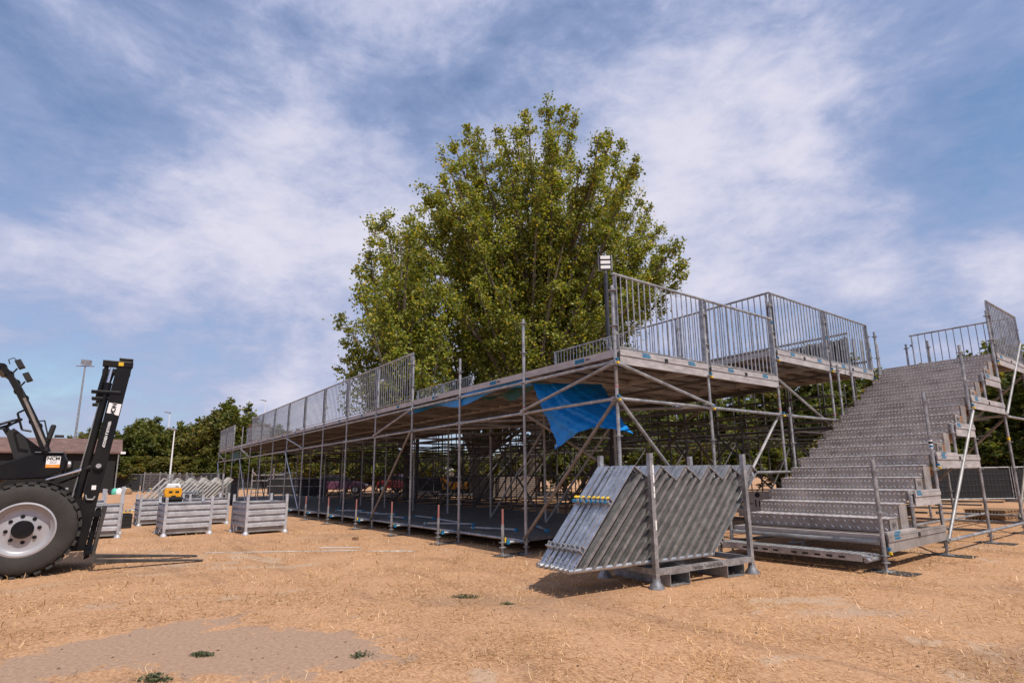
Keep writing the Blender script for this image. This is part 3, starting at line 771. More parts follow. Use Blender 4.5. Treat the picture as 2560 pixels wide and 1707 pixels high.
b = MB().use(WOODO).box((1.35, 8.72, 3.432), (.26, .12, .018)); tag(b.build('board_scrap'), 'small orange brown board lying on the top stair', 'board')
# perforated plank on the ground in front of the first step
pl = thing('scaffold_plank', 'perforated steel plank with hook end lying before the lowest stair deck', 'plank', (0, 0, 0))
b = MB().use(GALV); b.box2((.12, 1.93, .205), (2.02, 2.22, .215)); b.box2((.12, 1.93, .13), (2.02, 1.936, .2045)); b.box2((.12, 2.214, .13), (2.02, 2.22, .2045))
b.use(INK)
for x in (.45, .6, .75, .9, 1.15, 1.3, 1.45, 1.6, 1.75): b.box2((x, 1.927, .155), (x + .075, 1.93, .18))
b.use(GALVD)
for i in range(26):
    for j in range(5): b.lathe((.16 + i * .072, 1.96 + j * .056, .215), [(.012, 0), (.008, .004)], n=6)
b.build('plank_deck', None, pl)
for y in (1.97, 2.18):
    for xa, xb in ((2.02, 2.12), (.02, .12)):
        b = MB().use(GALV).tube((xa, y, .185), (xb, y, .185), .024, 10); b.tube((xa + .03, y, .185), (xa + .06, y, .185), .03, 10); b.build('hook', None, pl)
for (xa, ya, yb) in ((2.09, 1.86, 2.2), (.06, 1.9, 2.3)): MB().use(GALV).tube((xa, ya, .155), (xa, yb, .155), .026, 10).build('support_tube', None, pl)
b = MB().use(GALVD)
for x in (.06,): b.tube((x, 1.93, .004), (x, 1.93, .15), .018, 8); b.box((x, 1.93, .008), (.14, .14, .008))
b.build('support_foot', None, pl)

# ------------------------------------------------------------------ blue tarpaulin under the corner
def sheet(name, grid, parent, mt1, mt2):
    nu, nv = len(grid), len(grid[0]); b = MB()
    for side, mt_ in ((0, mt1), (1, mt2)):
        b.use(mt_); vs = []
        for i in range(nu):
            for j in range(nv):
                p = Vector(grid[i][j]); a = Vector(grid[min(i + 1, nu - 1)][j]) - Vector(grid[max(i - 1, 0)][j]); c = Vector(grid[i][min(j + 1, nv - 1)]) - Vector(grid[i][max(j - 1, 0)])
                nn = a.cross(c); nn = nn.normalized() if nn.length > 1e-9 else Vector((0, 1, 0))
                vs.append(p + nn * (.002 if side else -.002))
        b.add(vs, [(i * nv + j, i * nv + j + 1, (i + 1) * nv + j + 1, (i + 1) * nv + j) if not side else (i * nv + j, (i + 1) * nv + j, (i + 1) * nv + j + 1, i * nv + j + 1) for i in range(nu - 1) for j in range(nv - 1)], True)
    return b.build(name, None, parent, angle=80)
tarp = thing('tarpaulin', 'crumpled bright blue tarpaulin hanging from the deck at the platform corner', 'tarpaulin', (0, 0, 0))
def bil(A, B, C, D, nu, nv, fn):
    G = []
    for i in range(nu + 1):
        u = i / nu; row = []
        for j in range(nv + 1):
            v = j / nv; p = Vector(A) * (1 - u) * (1 - v) + Vector(B) * u * (1 - v) + Vector(D) * (1 - u) * v + Vector(C) * u * v
            row.append(p + fn(u, v))
        G.append(row)
    return G
def tf(u, v):
    k = math.sin(math.pi * v) * .5 + .5
    kb = min(1, 2 * u) if u < .5 else 1 - ((u - .5) / .5) ** 2
    return Vector((0.02 * math.sin(9 * v + 3 * u), .05 * math.sin(8 * u + 2.5 * v) * (1 - .4 * v) + .03 * math.sin(15 * u - 7 * v) + .015 * math.sin(23 * v + 11 * u) + .012 * math.sin(38 * u - 21 * v) + .008 * math.sin(51 * v + 33 * u), .03 * math.sin(7 * u) * v + .235 * kb * v ** 2))
# A upper left, B upper right, C lower right, D lower left tip
Gt = bil((-1.92, .06, 2.66), (-1.50, 1.15, 2.69), (-.28, .60, 1.73), (-1.42, .10, 1.58), 44, 44, tf)
sheet('tarp_sheet', Gt, tarp, TARP, TARPG)
MB().use(GALV).lathe((-1.385, .09, 1.635), [(.010, 0), (.018, .001), (.018, .004), (.010, .005)], axis=(0, -1, 0), n=12).build('eyelet', None, tarp)
def tf2(u, v): return Vector((0, .05 * math.sin(9 * u) * v, -.10 * math.sin(math.pi * u) ** 2 * v - .05 * v * math.sin(13 * u + 1) - .05 * math.sin(math.pi * u * 2) * (1 - v)))
tl = thing('tarpaulin', 'rolled blue and green tarpaulin strip tied along the front ledger', 'tarpaulin', (0, 0, 0))
sheet('tarp_sheet', bil((-6.6, .01, 2.69), (-2.0, .03, 2.76), (-2.0, .10, 2.70), (-6.6, .08, 2.65), 60, 6, tf2), tl, TARP, TARP)
sheet('tarp_fold', bil((-3.9, .34, 2.71), (-1.95, .34, 2.71), (-1.95, .40, 2.64), (-3.9, .39, 2.68), 40, 6, tf2), tl, TARPG, TARP)
tq = thing('tarpaulin', 'small teal tarpaulin hanging under the far left end of the platform', 'tarpaulin', (0, 0, 0))
sheet('tarp_sheet', bil((-29.0, .25, 2.66), (-26.9, .3, 2.66), (-26.9, .32, 2.22), (-29.0, .26, 2.22), 12, 6, tf2), tq, TARPG, TARPG)

# braces left lying on the low deck
for k in range(11):
    i = 1 + k // 2; x = X[i] - .35 - .55 * (k % 2) - rng.uniform(0, .3); y = .38 + rng.uniform(0, .5); a = rng.uniform(-.7, .7); L = rng.uniform(.7, 1.2)
    p, q = Vector((x, y, .267)), Vector((x - L * math.cos(a), y + L * math.sin(a), .267)); d = (q - p).normalized()
    b = MB().use(GALVD).tube(p, q, .0242, 8); b.use(BLUE).box(p + d * .02, (.07, .05, .052)); b.box(q - d * .05, (.06, .05, .052))
    tag(b.build('loose_brace'), 'short grey brace with blue couplings lying on the low deck', 'brace', 'braces lying on the low deck')
# floodlight pole at the corner
fl = thing('floodlight_pole', 'dark wrapped pole with a three panel white floodlight behind the platform corner', 'floodlight', (-4.53, 4.54, 0))
MB().use(NAVY).tube((0, 0, 0), (0, 0, 6.30), .055, 12).build('pole', None, fl)
b = MB().use(NAVY)
for z in (1.0, 2.2, 3.6, 4.4, 5.2, 6.0): b.tube((0, 0, z), (0, 0, z + .03), .06, 12)
b.build('strap', None, fl)
fr = MB().use(GALVD)
hd = Vector((.78, -.62, 0)); rtv = Vector((.62, .78, 0))
Z_ = -.15
fr.bar(Vector((0, 0, 6.30)), Vector((0, 0, 6.47)), .05, .05)
fr.bar(rtv * -.16 + Vector((0, 0, 6.40)), rtv * .16 + Vector((0, 0, 6.40)), .03, .03)
fr.bar(rtv * -.16 + Vector((0, 0, 6.37)), rtv * -.16 + Vector((0, 0, 6.80)), .03, .04); fr.bar(rtv * .16 + Vector((0, 0, 6.37)), rtv * .16 + Vector((0, 0, 6.80)), .03, .04)
fr.build('lamp_bracket', None, fl)
for k in range(3):
    c = Vector((0, 0, 6.46 + .132 * k)) + hd * .02
    Mx = Matrix((rtv, Vector((0, 0, 1)).cross(rtv) * 1, Vector((0, 0, 1)))).transposed()
    h_ = MB().use(BLKM).box(c, (.285, .05, .115), Mx).build('lamp_housing', None, fl)
    MB().use(LAMPW).box(c + hd * .031, (.25, .008, .088), Mx).build('lamp_lens', None, h_)
# ------------------------------------------------------------------ transport rack with stair guards
RA = math.atan2(.995, .097)                # direction of the rack's long side
def rack(loc, rz, label, s_len=1.57, hgt=1.42, group=None, letters=True, m=GALV, name='transport_rack'):
    t = thing(name, label, 'rack', loc, rz, group)
    W_ = .86
    for (s, w) in ((0, 0), (s_len, 0), (0, W_), (s_len, W_)):
        p = MB().use(m).box2((s - .026, w - .026, .09), (s + .026, w + .026, hgt)).build('corner_post', None, t)
        MB().use(m).lathe((s, w, 0), [(.088, 0), (.088, .012), (.045, .07), (.042, .10)], n=16).build('foot_cup', None, p)
        if (s, w) == (0, 0) and letters:
            b = MB().use(WHITE)
            for z0, h_ in ((1.20, .09), (1.10, .09), (1.0, .06), (.94, .05), (.60, .10)): b.box2((s + .006, w - .0285, z0), (s + .0255, w - .0265, z0 + h_))
            b.build('paper_remnant', None, p)
    b = MB().use(m)
    for w in (0, W_): b.box2((.0265, w - .025, .135), (s_len - .0265, w + .025, .198))
    for s in (0, s_len): b.box2((s - .025, .0265, .135), (s + .025, W_ - .0265, .198))
    for s in (.48, 1.1): b.box2((s - .03, .0305, .14), (s + .03, W_ - .0305, .194))
    fr_ = b.build('base_frame', None, t)
    if letters: text('lettering', 'Van ham Tenten & Podia', .058, frame((.78, -.0262, .166), (1, 0, 0), (0, 0, 1)), INKG, fr_, .0006, sx=.86)
    for s0 in (.175, 1.095):
        b = MB().use(m); s1 = s0 + .30; th = .008
        b.box2((s0, -.03, .005), (s1, W_ + .03, .005 + th)); b.box2((s0, -.03, .128), (s1, W_ + .03, .1335))
        b.box2((s0, -.03, .0135), (s0 + th, W_ + .03, .1275)); b.box2((s1 - th, -.03, .0135), (s1, W_ + .03, .1275))
        b.build('fork_pocket', None, t)
    return t
# rack frame: local +x along the long side, local +y away from the viewer
rk = rack((1.004, -.583, 0), RA, 'galvanised transport rack with four corner posts holding the stacked stair guards')
def stair_guard_proto(m=GALVB):
    # upside down stair railing: handrail at the bottom, slanting bars, saw-tooth foot at the top
    t = thing('stair_guard', 'x', 'railing')
    s0, s1, z0, zt, zv = -1.09, 1.0, .262, 1.285, 1.122
    sl = .92 / 1.02                               # shift along the handrail per metre of height
    MB().use(m).tube((s0, 0, z0), (s1, 0, z0), .0242, 12).build('handrail', None, t)
    pit, top0 = .395, -.185
    def foot(k): return top0 + pit * k
    b = MB()
    for k in range(6):
        b.use(m); a = foot(k); v = (a + .235, zv) if k < 5 else (a + .125, 1.20)
        b.bar((a, 0, zt), (v[0], 0, v[1]), .012, .066, (0, 1, 0))
        if k < 5: b.bar((v[0], 0, v[1]), (foot(k + 1), 0, zt), .012, .066, (0, 1, 0))
    b.build('stepped_foot', None, t)
    for k, (a, e) in enumerate(((s0 + .04, zt), (s1 - .03, 1.205))):
        x1 = (top0 if k == 0 else foot(5) + .125)
        b = MB().use(m).bar((a, 0, z0), (x1, 0, e), .012, .060, (0, 1, 0)); d = Vector((x1 - a, 0, e - z0))
        nrm = Vector((-d.z, 0, d.x)).normalized() * (1 if k == 0 else -1)
        b.use(INK)
        for f in (.04, .07, .17): b.tube(Vector((a, -.016, z0)) + d * f + nrm * .004, Vector((a, -.016, z0)) + d * f + nrm * .0075, .008, 6)
        po = b.build('side_post', None, t)
        for f, wedge in ((.155, False), (.60, True)):
            c = Vector((a, 0, z0)) + d * f + nrm * .03
            b = MB().use(GALV)
            Mx = Matrix((d.normalized(), Vector((0, 1, 0)), nrm)).transposed()
            b.box(c, (.012, .058, .06), Mx); b.box(c + d.normalized() * .05, (.010, .05, .05), Mx); b.box(c + d.normalized() * .025 + nrm * .02, (.062, .014, .012), Mx)
            if wedge:
                b.use(BLUE).lathe(c + nrm * .036 - d.normalized() * .010, [(.021, 0), (.019, .008)], nrm - d.normalized() * .5, 10); b.use(YELL).lathe(c + nrm * .034 + d.normalized() * .045, [(.021, 0), (.018, .008)], nrm + Vector((.3, 0, 0)), 10)
            b.build('clamp', None, po)
    bal = None
    for k in range(15):
        a = s0 + .165 + (s1 - s0 - .25) * k / 14
        # height where the slanted bar meets the saw-tooth
        best = zt
        for q in range(60):
            zz = zv + (zt - zv) * q / 59; x = a + (zz - z0) * sl; f = ((x - top0) / pit) % 1.0
            edge = zt - (zt - zv) * (f / .595) if f < .595 else zv + (zt - zv) * (f - .595) / .405
            if zz > edge - .004: best = zz; break
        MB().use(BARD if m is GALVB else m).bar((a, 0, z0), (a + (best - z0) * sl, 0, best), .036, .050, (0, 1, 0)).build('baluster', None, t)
    return t
sg = stair_guard_proto()
SGL = ['front stair guard of the rack with its whole saw-tooth edge in view'] + [o + ' stair guard behind the front one' for o in ('first', 'second', 'third', 'fourth', 'fifth', 'sixth')] + ['rearmost stair guard of the stack, leaning nearest the scaffold']
for k in range(8):
    o = sg if k == 0 else copy_tree(sg)
    t_ = .085 + .082 * k
    o.location = Vector((1.004, -.583, 0)) + Vector((.097, .995, 0)) * rng.uniform(-.012, .012) + Vector((-.995, .097, 0)) * t_
    o.rotation_euler = (rng.uniform(-.006, .006), 0, RA + rng.uniform(-.008, .008)); o['label'] = SGL[k]; o['group'] = 'stair guards stacked upside down in the rack'; o['category'] = 'railing'
# the same kind of rack again, far behind the crates
rack((-17.5, -3.4, 0), R(92), 'far rack of white stair guards behind the steel crates', letters=False, group='far racks')
sgw = stair_guard_proto(WHITEP)
for k in range(4):
    o = sgw if k == 0 else copy_tree(sgw)
    o.location = (-17.6 - .15 * k, -3.4, 0); o.rotation_euler = (0, 0, R(92)); o.scale = (1, 1, 1)
    o['label'] = ('white stair guard at the front of the far rack', 'white stair guard second in the far rack', 'white stair guard third in the far rack', 'white stair guard last in the far rack')[k]
    o['group'] = 'white stair guards in the far rack'; o['category'] = 'railing'

# ------------------------------------------------------------------ corrugated steel crates
def crate(loc, label, rz=0, D=1.2, Wd=1.0, hp=.84, m=CRATE):
    # local: front face in the plane x=0 running along +y, depth towards -x
    t = thing('steel_crate', label, 'crate', loc, rz, 'corrugated steel crates on the field')
    for (x, y) in ((-.03, .03), (-.03, Wd - .03), (-D + .03, .03), (-D + .03, Wd - .03)):
        p = MB().use(m).box2((x - .026, y - .026, .06), (x + .026, y + .026, hp)).build('corner_post', None, t)
        MB().use(m).lathe((x, y, 0), [(.075, 0), (.075, .012), (.04, .06), (.03, .07)], n=12).build('foot_cup', None, p)
    z0, z1 = .16, .70; nw = 4
    def wall(fn, L, name):
        b = MB().use(m); prof = []; h = (z1 - z0) / nw
        for k in range(nw):
            z = z0 + h * k; prof += [(0.0, z), (0.0, z + h * .52), (-.042, z + h * .70), (-.042, z + h * .86)]
        prof += [(0.0, z1)]
        for (o1, zz1), (o2, zz2) in zip(prof[:-1], prof[1:]):
            b.add([fn(.055, o1, zz1), fn(L - .055, o1, zz1), fn(L - .055, o2, zz2), fn(.055, o2, zz2)], [(0, 1, 2, 3)])
            b.add([fn(.055, o1 - .004, zz1), fn(L - .055, o1 - .004, zz1), fn(L - .055, o2 - .004, zz2), fn(.055, o2 - .004, zz2)], [(3, 2, 1, 0)])
        b.add([fn(.055, .004, z1), fn(L - .055, .004, z1), fn(L - .055, -.034, z1), fn(.055, -.034, z1)], [(0, 1, 2, 3)])
        return b.build(name, None, t)
    wall(lambda u, o_, z: (o_ - .012, u, z), Wd, 'wall_panel'); wall(lambda u, o_, z: (-D + .012 - o_, Wd - u, z), Wd, 'wall_panel')
    wall(lambda u, o_, z: (-u, .012 - o_, z), D, 'wall_panel'); wall(lambda u, o_, z: (-D + u, Wd - .012 + o_, z), D, 'wall_panel')
    b = MB().use(m); b.box2((-D + .07, .07, .15), (-.07, Wd - .07, .158))
    for (xa, xb) in ((-.08, -.06), (-D + .06, -D + .08)): b.use(GALVD).box2((xa, .065, .05), (xb, Wd - .065, .149))
    b.build('floor', None, t)
    for x in (-.30, -.86):
        b = MB().use(m)
        b.box2((x - .06, .03, .05), (x + .06, Wd - .03, .056)); b.box2((x - .066, .03, .05), (x - .058, Wd - .03, .148)); b.build('fork_channel', None, t)
    return t
crate((-9.70, -4.17, 0), 'front middle steel crate with empty top, standing right of the forklift forks', R(2), Wd=.95)
crate((-8.75, -2.72, 0), 'steel crate nearest the scaffold platform, its dark left side in view', R(4), Wd=.90, hp=.86)
crate((-10.25, -6.03, 0), 'steel crate half hidden behind the forklift mast', R(-3), Wd=1.12, hp=1.08)
crate((-13.7, -4.42, 0), 'steel crate in the second row behind the front middle one, left end showing', R(2), Wd=1.05)
crate((-12.7, -3.38, 0), 'steel crate in the second row seen between the two front crates', R(2), Wd=1.0)
crate((-14.0, -6.2, 0), 'distant steel crate beside the black tubs, behind the mast', R(2), Wd=1.05, hp=1.0)
# cage with tubes end-on
t = thing('tube_cage', 'steel cage stacked full of scaffold tubes seen end-on', 'cage', (-16.2, -3.65, 0), R(4))
for (x, y) in ((0, 0), (0, 1.05), (-1.0, 0), (-1.0, 1.05)): MB().use(GALV).box2((x - .03, y - .03, 0), (x + .03, y + .03, .95)).build('corner_post', None, t)
b = MB().use(GALVB); kk = 0
for i in range(12):
    for j in range(6):
        y = .07 + i * .082 + (.04 if j % 2 else 0); z = .45 + j * .072; x1 = .02 + rng.uniform(-.03, .05)
        b.use(GALVB).tube((-1.3, y, z), (x1, y, z), .024, 8); b.use(INK).tube((x1, y, z), (x1 + .002, y, z), .017, 8)
b.build('tube_bundle', None, t); MB().use(GALVD).box2((-1.0, 0, .30), (0, 1.05, .40)).build('base', None, t)
# yellow bin with white lid on a black tub
t = thing('black_tub', 'black plastic tub standing behind the front middle crate', 'tub', (-11.75, -3.86, 0))
b = MB().use(BLKM).prism([(-.16, 0), (.16, 0), (.19, .74), (-.19, .74)], -.3, .3, lambda u, v, w: (w, u, v)); b.box2((-.33, -.21, .7405), (.33, .21, .785)); b.build('tub_body', None, t)
MB().use(BLKM).box2((-.30, -.19, .665), (.30, .19, .675)).build('tub_lid', None, t)
t = thing('yellow_container', 'small orange yellow machine case with white cover on the black tub', 'machine case', (-11.75, -3.86, .796))
b = MB().use(YEL2).prism([(-.17, 0), (.17, 0), (.19, .12), (.17, .22), (-.17, .22), (-.19, .12)], -.16, .16, lambda u, v, w: (w, u, v)); b.build('case_body', None, t, bevel=.012)
MB().use(WHITE).prism([(-.165, .221), (.165, .221), (.12, .33), (-.12, .33)], -.15, .15, lambda u, v, w: (w, u, v)).build('cover', None, t, bevel=.02)
b = MB().use(INK); b.box2((.161, -.10, .10), (.164, -.02, .15)); b.box2((.161, .04, .10), (.164, .12, .15)); b.box2((.163, -.04, .01), (.168, .06, .04)); b.build('vent', None, t)
MB().use(INK).add([(.14, .03, .30), (.14, .09, .30), (.155, .095, .25), (.155, .035, .25)], [(0, 1, 2, 3)]).build('black_mark', None, t)
# black tubs with tubes, yellow uprights
for k, (x, y) in enumerate(((-13.4, -4.85), (-13.9, -5.05))):
    t = thing('black_crate', ('black crate with dark tubes lying across it, left of the second row' , 'black crate behind the tube-laden one, left of the second row')[k], 'crate', (x, y, 0), R(5))
    b = MB().use(BLKM); b.box2((-.3, -.25, 0), (.3, .25, .012))
    for a_, c_ in (((-.3, -.25, .012), (.3, -.235, .36)), ((-.3, .235, .012), (.3, .25, .36)), ((-.3, -.235, .012), (-.285, .235, .36)), ((.285, -.235, .012), (.3, .235, .36))): b.box2(a_, c_)
    for z in (.10, .2, .3): b.box2((.3005, -.25, z), (.31, .25, z + .03))
    b.build('crate_body', None, t)
for k in range(8):
    b = MB().use(GALVD).tube((-14.2, -5.2 + .085 * k, .386 + .004 * k), (-13.2, -5.2 + .085 * k, .39 + .004 * k), .024, 8); b.use(YELL).tube((-13.2, -5.2 + .085 * k, .39 + .004 * k), (-13.17, -5.2 + .085 * k, .39 + .004 * k), .024, 8)
    tag(b.build('scaffold_tube'), 'dark scaffold tube with yellow end lying on the black crates', 'tube', 'dark tubes lying on the black crates')
for k, y in enumerate((-5.40, -5.17)):
    b = MB().use(YELL).tube((-17.3, y, 0), (-17.3, y, .98), .022, 8); b.use(GALV).box((-17.3, y, .006), (.15, .15, .012))
    tag(b.build('yellow_post'), ('left one of two thin yellow uprights far behind the mast', 'right one of two thin yellow uprights far behind the mast')[k], 'post', 'thin yellow uprights')
# little pale block of wood on the ground
tag(MB().use(WOOD).box((-6.0, -1.25, .03), (.12, .07, .055), Matrix.Rotation(.5, 3, 'Z')).build('wood_block'), 'small pale wood block lying on the straw before the platform', 'block')
tag(MB().use(INK).prism([(-.1, 0), (-.03, -.03), (.09, -.01), (.1, .02), (0, .035)], .003, .010, lambda u, v, w: (4.35 + u, .95 + v, w)).build('dark_scrap'), 'flat black scrap lying on the dry grass at right', 'scrap')

# ------------------------------------------------------------------ forklift (drives along +Y, seen from its right side)
fk = thing('forklift', 'black rough terrain forklift with tilted mast and lowered forks', 'forklift', (-5.4, -6.13, 0))
O = Vector((-5.4, -6.13, 0))
def fl_(x, y, z): return (x - O.x, y - O.y, z)
def wheel(x, y, r, w, side, rimr):
    wh = MB().use(RUB)
    nl = 30; prof = [(rimr, -w / 2 + .02), (rimr + .03, -w / 2 + .004), (r * .80, -w / 2), (r - .055, -w / 2 + .015), (r - .03, -w / 2 + .045), (r - .03, w / 2 - .045), (r - .055, w / 2 - .015), (r * .80, w / 2), (rimr + .03, w / 2 - .004), (rimr, w / 2 - .02)]
    wh.lathe((0, 0, 0), prof, (1, 0, 0), 48, caps=False)
    for k in range(nl):
        for s in (0, 1):
            a = 2 * math.pi * (k + .5 * s) / nl; ca, sa = math.cos(a), math.sin(a)
            x0, x1 = ((-w / 2 + .002, .02) if s == 0 else (-.02, w / 2 - .002)); dwa = .058
            def P(xx, rad, da): return (xx, rad * math.cos(a + da), rad * math.sin(a + da))
            sh = .05 if s == 0 else -.05
            vs = [P(x0, r - .05, -dwa), P(x0, r - .05, dwa), P(x1, r - .035, dwa + sh), P(x1, r - .035, -dwa + sh), P(x0, r - .004, -dwa * .8), P(x0, r - .004, dwa * .8), P(x1, r, dwa * .8 + sh), P(x1, r, -dwa * .8 + sh)]
            wh.add(vs, [(0, 1, 5, 4), (1, 2, 6, 5), (2, 3, 7, 6), (3, 0, 4, 7), (4, 5, 6, 7)])
    wo = wh.build('wheel', None, fk); wo.location = fl_(x, y, r)
    rim = MB().use(RIMM); s = side; e = w / 2 - .015
    rim.lathe((0, 0, 0), [(rimr + .012, s * e), (rimr - .01, s * (e + .006)), (rimr - .035, s * (e - .03)), (rimr - .055, s * (e - .045)), (rimr - .06, s * (e - .10)), (.20, s * (e - .105)), (.13, s * (e - .085)), (.02, s * (e - .085))], (1, 0, 0), 40, caps=False)
    ro = rim.build('rim', None, wo)
    hb = MB().use(BLKP).lathe((0, 0, 0), [(.115, s * (e - .09)), (.112, s * (e - .03)), (.10, s * (e - .015)), (.001, s * (e - .012))], (1, 0, 0), 24)
    for k in range(8):
        a = 2 * math.pi * k / 8 + .1; hb.lathe((0, .165 * math.cos(a), .165 * math.sin(a)), [(.024, s * (e - .11)), (.024, s * (e - .085)), (.018, s * (e - .075)), (.001, s * (e - .072))], (1, 0, 0), 8)
    hb.build('hub', None, wo)
    return wo
wheel(-4.92, -6.13, .605, .40, 1, .335); wheel(-5.98, -6.13, .605, .40, -1, .335)
wheel(-4.98, -8.25, .47, .32, 1, .26); wheel(-5.92, -8.25, .47, .32, -1, .26)
b = MB().use(BLKP)
side = [(-8.75, .55), (-8.9, 1.0), (-8.8, 1.62), (-7.4, 1.50), (-6.63, 1.37), (-6.13, 1.60), (-5.83, 1.585), (-5.79, 1.50), (-5.80, 1.36), (-6.0, 1.26), (-6.45, 1.24), (-6.75, 1.05), (-6.9, .62)]
b.prism([(y - O.y, z) for y, z in side], -.42, .44, lambda u, v, w: (w, u, v))
b.build('body', None, fk, bevel=.012)
b = MB().use(mat('hood_paint', (.03, .032, .045), .28, 0, .2, 3)).box2(fl_(-5.83, -6.14, 1.590), fl_(-4.94, -5.83, 1.612)); b.build('hood_top', None, fk, bevel=.008)
b = MB().use(BLKM); b.box2(fl_(-5.75, -7.0, .35), fl_(-5.05, -5.62, .95)); b.box2(fl_(-5.7, -5.62, .30), fl_(-5.1, -5.45, .62)); b.build('axle_block', None, fk)
for x in (-5.09, -5.71): MB().use(BLKP).box2(fl_(x - .05, -5.83, 1.30), fl_(x + .05, -5.73, 1.50)).build('bonnet_end', None, fk)
for x in (-4.99, -5.81):
    MB().use(RIMM).lathe(fl_(x, -5.77, 1.44), [(.05, 0), (.045, .03), (.001, .04)], (0, 1, 0), 12).build('headlight', None, fk)
# sticker on the bonnet side
st_ = MB().use(WHITE).box2(fl_(-4.958, -6.005, 1.44), fl_(-4.955, -5.855, 1.55)); st_.use(ORANGE).box2(fl_(-4.958, -6.005, 1.398), fl_(-4.955, -5.855, 1.4395))
so_ = st_.build('sticker', None, fk)
text('lettering', 'NCM', .060, frame(fl_(-4.9545, -5.93, 1.520), (0, 1, 0), (0, 0, 1)), INK, so_, .0004, bold=.0025)
text('lettering', 'VERHUUR', .018, frame(fl_(-4.9545, -5.93, 1.480), (0, 1, 0), (0, 0, 1)), INK, so_, .0004)
text('lettering', 'VERKOOP', .016, frame(fl_(-4.9545, -5.93, 1.460), (0, 1, 0), (0, 0, 1)), INK, so_, .0004)
text('lettering', 'ncm.nl', .016, frame(fl_(-4.9545, -5.93, 1.418), (0, 1, 0), (0, 0, 1)), INKW, so_, .0004)
# cab frame
def cabside(x):
    pts = [(-8.35, 1.55), (-8.25, 2.45), (-8.0, 2.74), (-7.0, 2.80), (-6.72, 2.79), (-6.60, 2.735), (-6.52, 2.64), (-6.40, 2.42), (-6.20, 2.02), (-6.03, 1.60)]
    b = MB().use(BLKP)
    for (a, c) in zip(pts[:-1], pts[1:]):
        b.bar(fl_(x, *a), fl_(x, *c), .07, .10, (1, 0, 0))
    for (y, z) in pts[1:-1]: b.tube(fl_(x - .035, y, z), fl_(x + .035, y, z), .05, 12)
    return b.build('cab_pillar', None, fk)
cabside(-4.99); cabside(-5.81)
b = MB().use(BLKP)
for k in range(9): b.box2(fl_(-5.77, -8.0 + k * .155, 2.755), fl_(-5.03, -7.93 + k * .155, 2.785))
b.box2(fl_(-5.77, -6.68, 2.70), fl_(-5.03, -6.62, 2.76)); b.build('roof_grille', None, fk)
MB().use(RUSTY).bar(fl_(-4.945, -6.33, 2.33), fl_(-4.945, -6.02, 1.66), .03, .012, (1, 0, 0)).build('pillar_trim', None, fk)
b = MB().use(BLKP); b.path([fl_(-4.93, -6.30, 2.17), fl_(-4.93, -6.37, 2.12), fl_(-4.93, -6.30, 1.90), fl_(-4.93, -6.20, 1.88)], [.013] * 4, 8); b.build('grab_handle', None, fk)
for (y, z) in ((-6.43, 2.79), (-6.33, 2.62)):
    Mx = Matrix.Rotation(R(28), 3, 'X')
    l_ = MB().use(BLKM).box(fl_(-4.99, y, z), (.13, .07, .12), Mx.to_3x3()); l_.tube(fl_(-4.99, y - .02, z - .06), fl_(-4.99, y - .06, z - .13), .012, 6); lo = l_.build('work_light', None, fk, bevel=.012)
    MB().use(CHROME).box(Vector(fl_(-4.99, y, z)) + Mx.to_3x3() @ Vector((0, .037, 0)), (.11, .004, .10), Mx.to_3x3()).build('lens', None, lo)
b = MB().use(BLKM); b.path([fl_(-4.97, -6.53, 2.78), fl_(-4.97, -6.55, 2.84), fl_(-4.97, -6.50, 2.87), fl_(-4.97, -6.46, 2.83)], [.006] * 4, 6); b.build('cable', None, fk)
# mirror on a thin arm
b = MB().use(BLKM); b.path([fl_(-4.93, -6.14, 2.02), fl_(-4.90, -6.08, 2.03), fl_(-4.88, -6.0, 1.74)], [.009] * 3, 6); b.path([fl_(-4.88, -6.02, 1.62), fl_(-4.88, -6.0, 1.78)], [.02, .02], 8); b.build('mirror_arm', None, fk)
mi = MB().use(BLKM).box(fl_(-4.87, -5.99, 1.87), (.15, .05, .21), Matrix.Rotation(R(-10), 3, 'X')).build('mirror', None, fk, bevel=.015)
MB().use(GLASS).box(fl_(-4.87, -6.018, 1.865), (.13, .004, .18), Matrix.Rotation(R(-10), 3, 'X')).build('mirror_glass', None, mi)
b = MB().use(BLKM).box(fl_(-4.86, -5.90, 1.82), (.05, .10, .035)); b.build('indicator', None, fk, bevel=.008)
# driver's place
sw = MB().use(BLKM); c = Vector(fl_(-5.25, -6.52, 1.98)); ax = Vector((0, -.45, .9)).normalized(); e1 = Vector((1, 0, 0)); e2 = ax.cross(e1)
pp = [c + e1 * (.19 * math.cos(2 * math.pi * k / 24)) + e2 * (.19 * math.sin(2 * math.pi * k / 24)) for k in range(25)]
sw.path(pp, [.016] * 25, 8)
for a in (0.5, 2.6, 4.7): sw.tube(c - ax * .05, c + e1 * (.19 * math.cos(a)) + e2 * (.19 * math.sin(a)), .012, 6)
sw.build('steering_wheel', None, fk)
b = MB().use(BLKM); b.tube(c - ax * .05, fl_(-5.25, -6.30, 1.62), .035, 10); b.prism([(y - O.y, z) for y, z in ((-6.47, 1.86), (-6.40, 1.93), (-6.16, 1.72), (-6.08, 1.66), (-6.10, 1.52), (-6.35, 1.52))], -.12, .30, lambda u, v, w: (w, u, v)); b.build('console', None, fk)
b = MB().use(BLKM); b.box2(fl_(-5.65, -7.5, 1.52), fl_(-5.15, -7.0, 1.66)); b.box2(fl_(-5.65, -7.62, 1.60), fl_(-5.15, -7.48, 2.2)); b.build('seat', None, fk, bevel=.03)
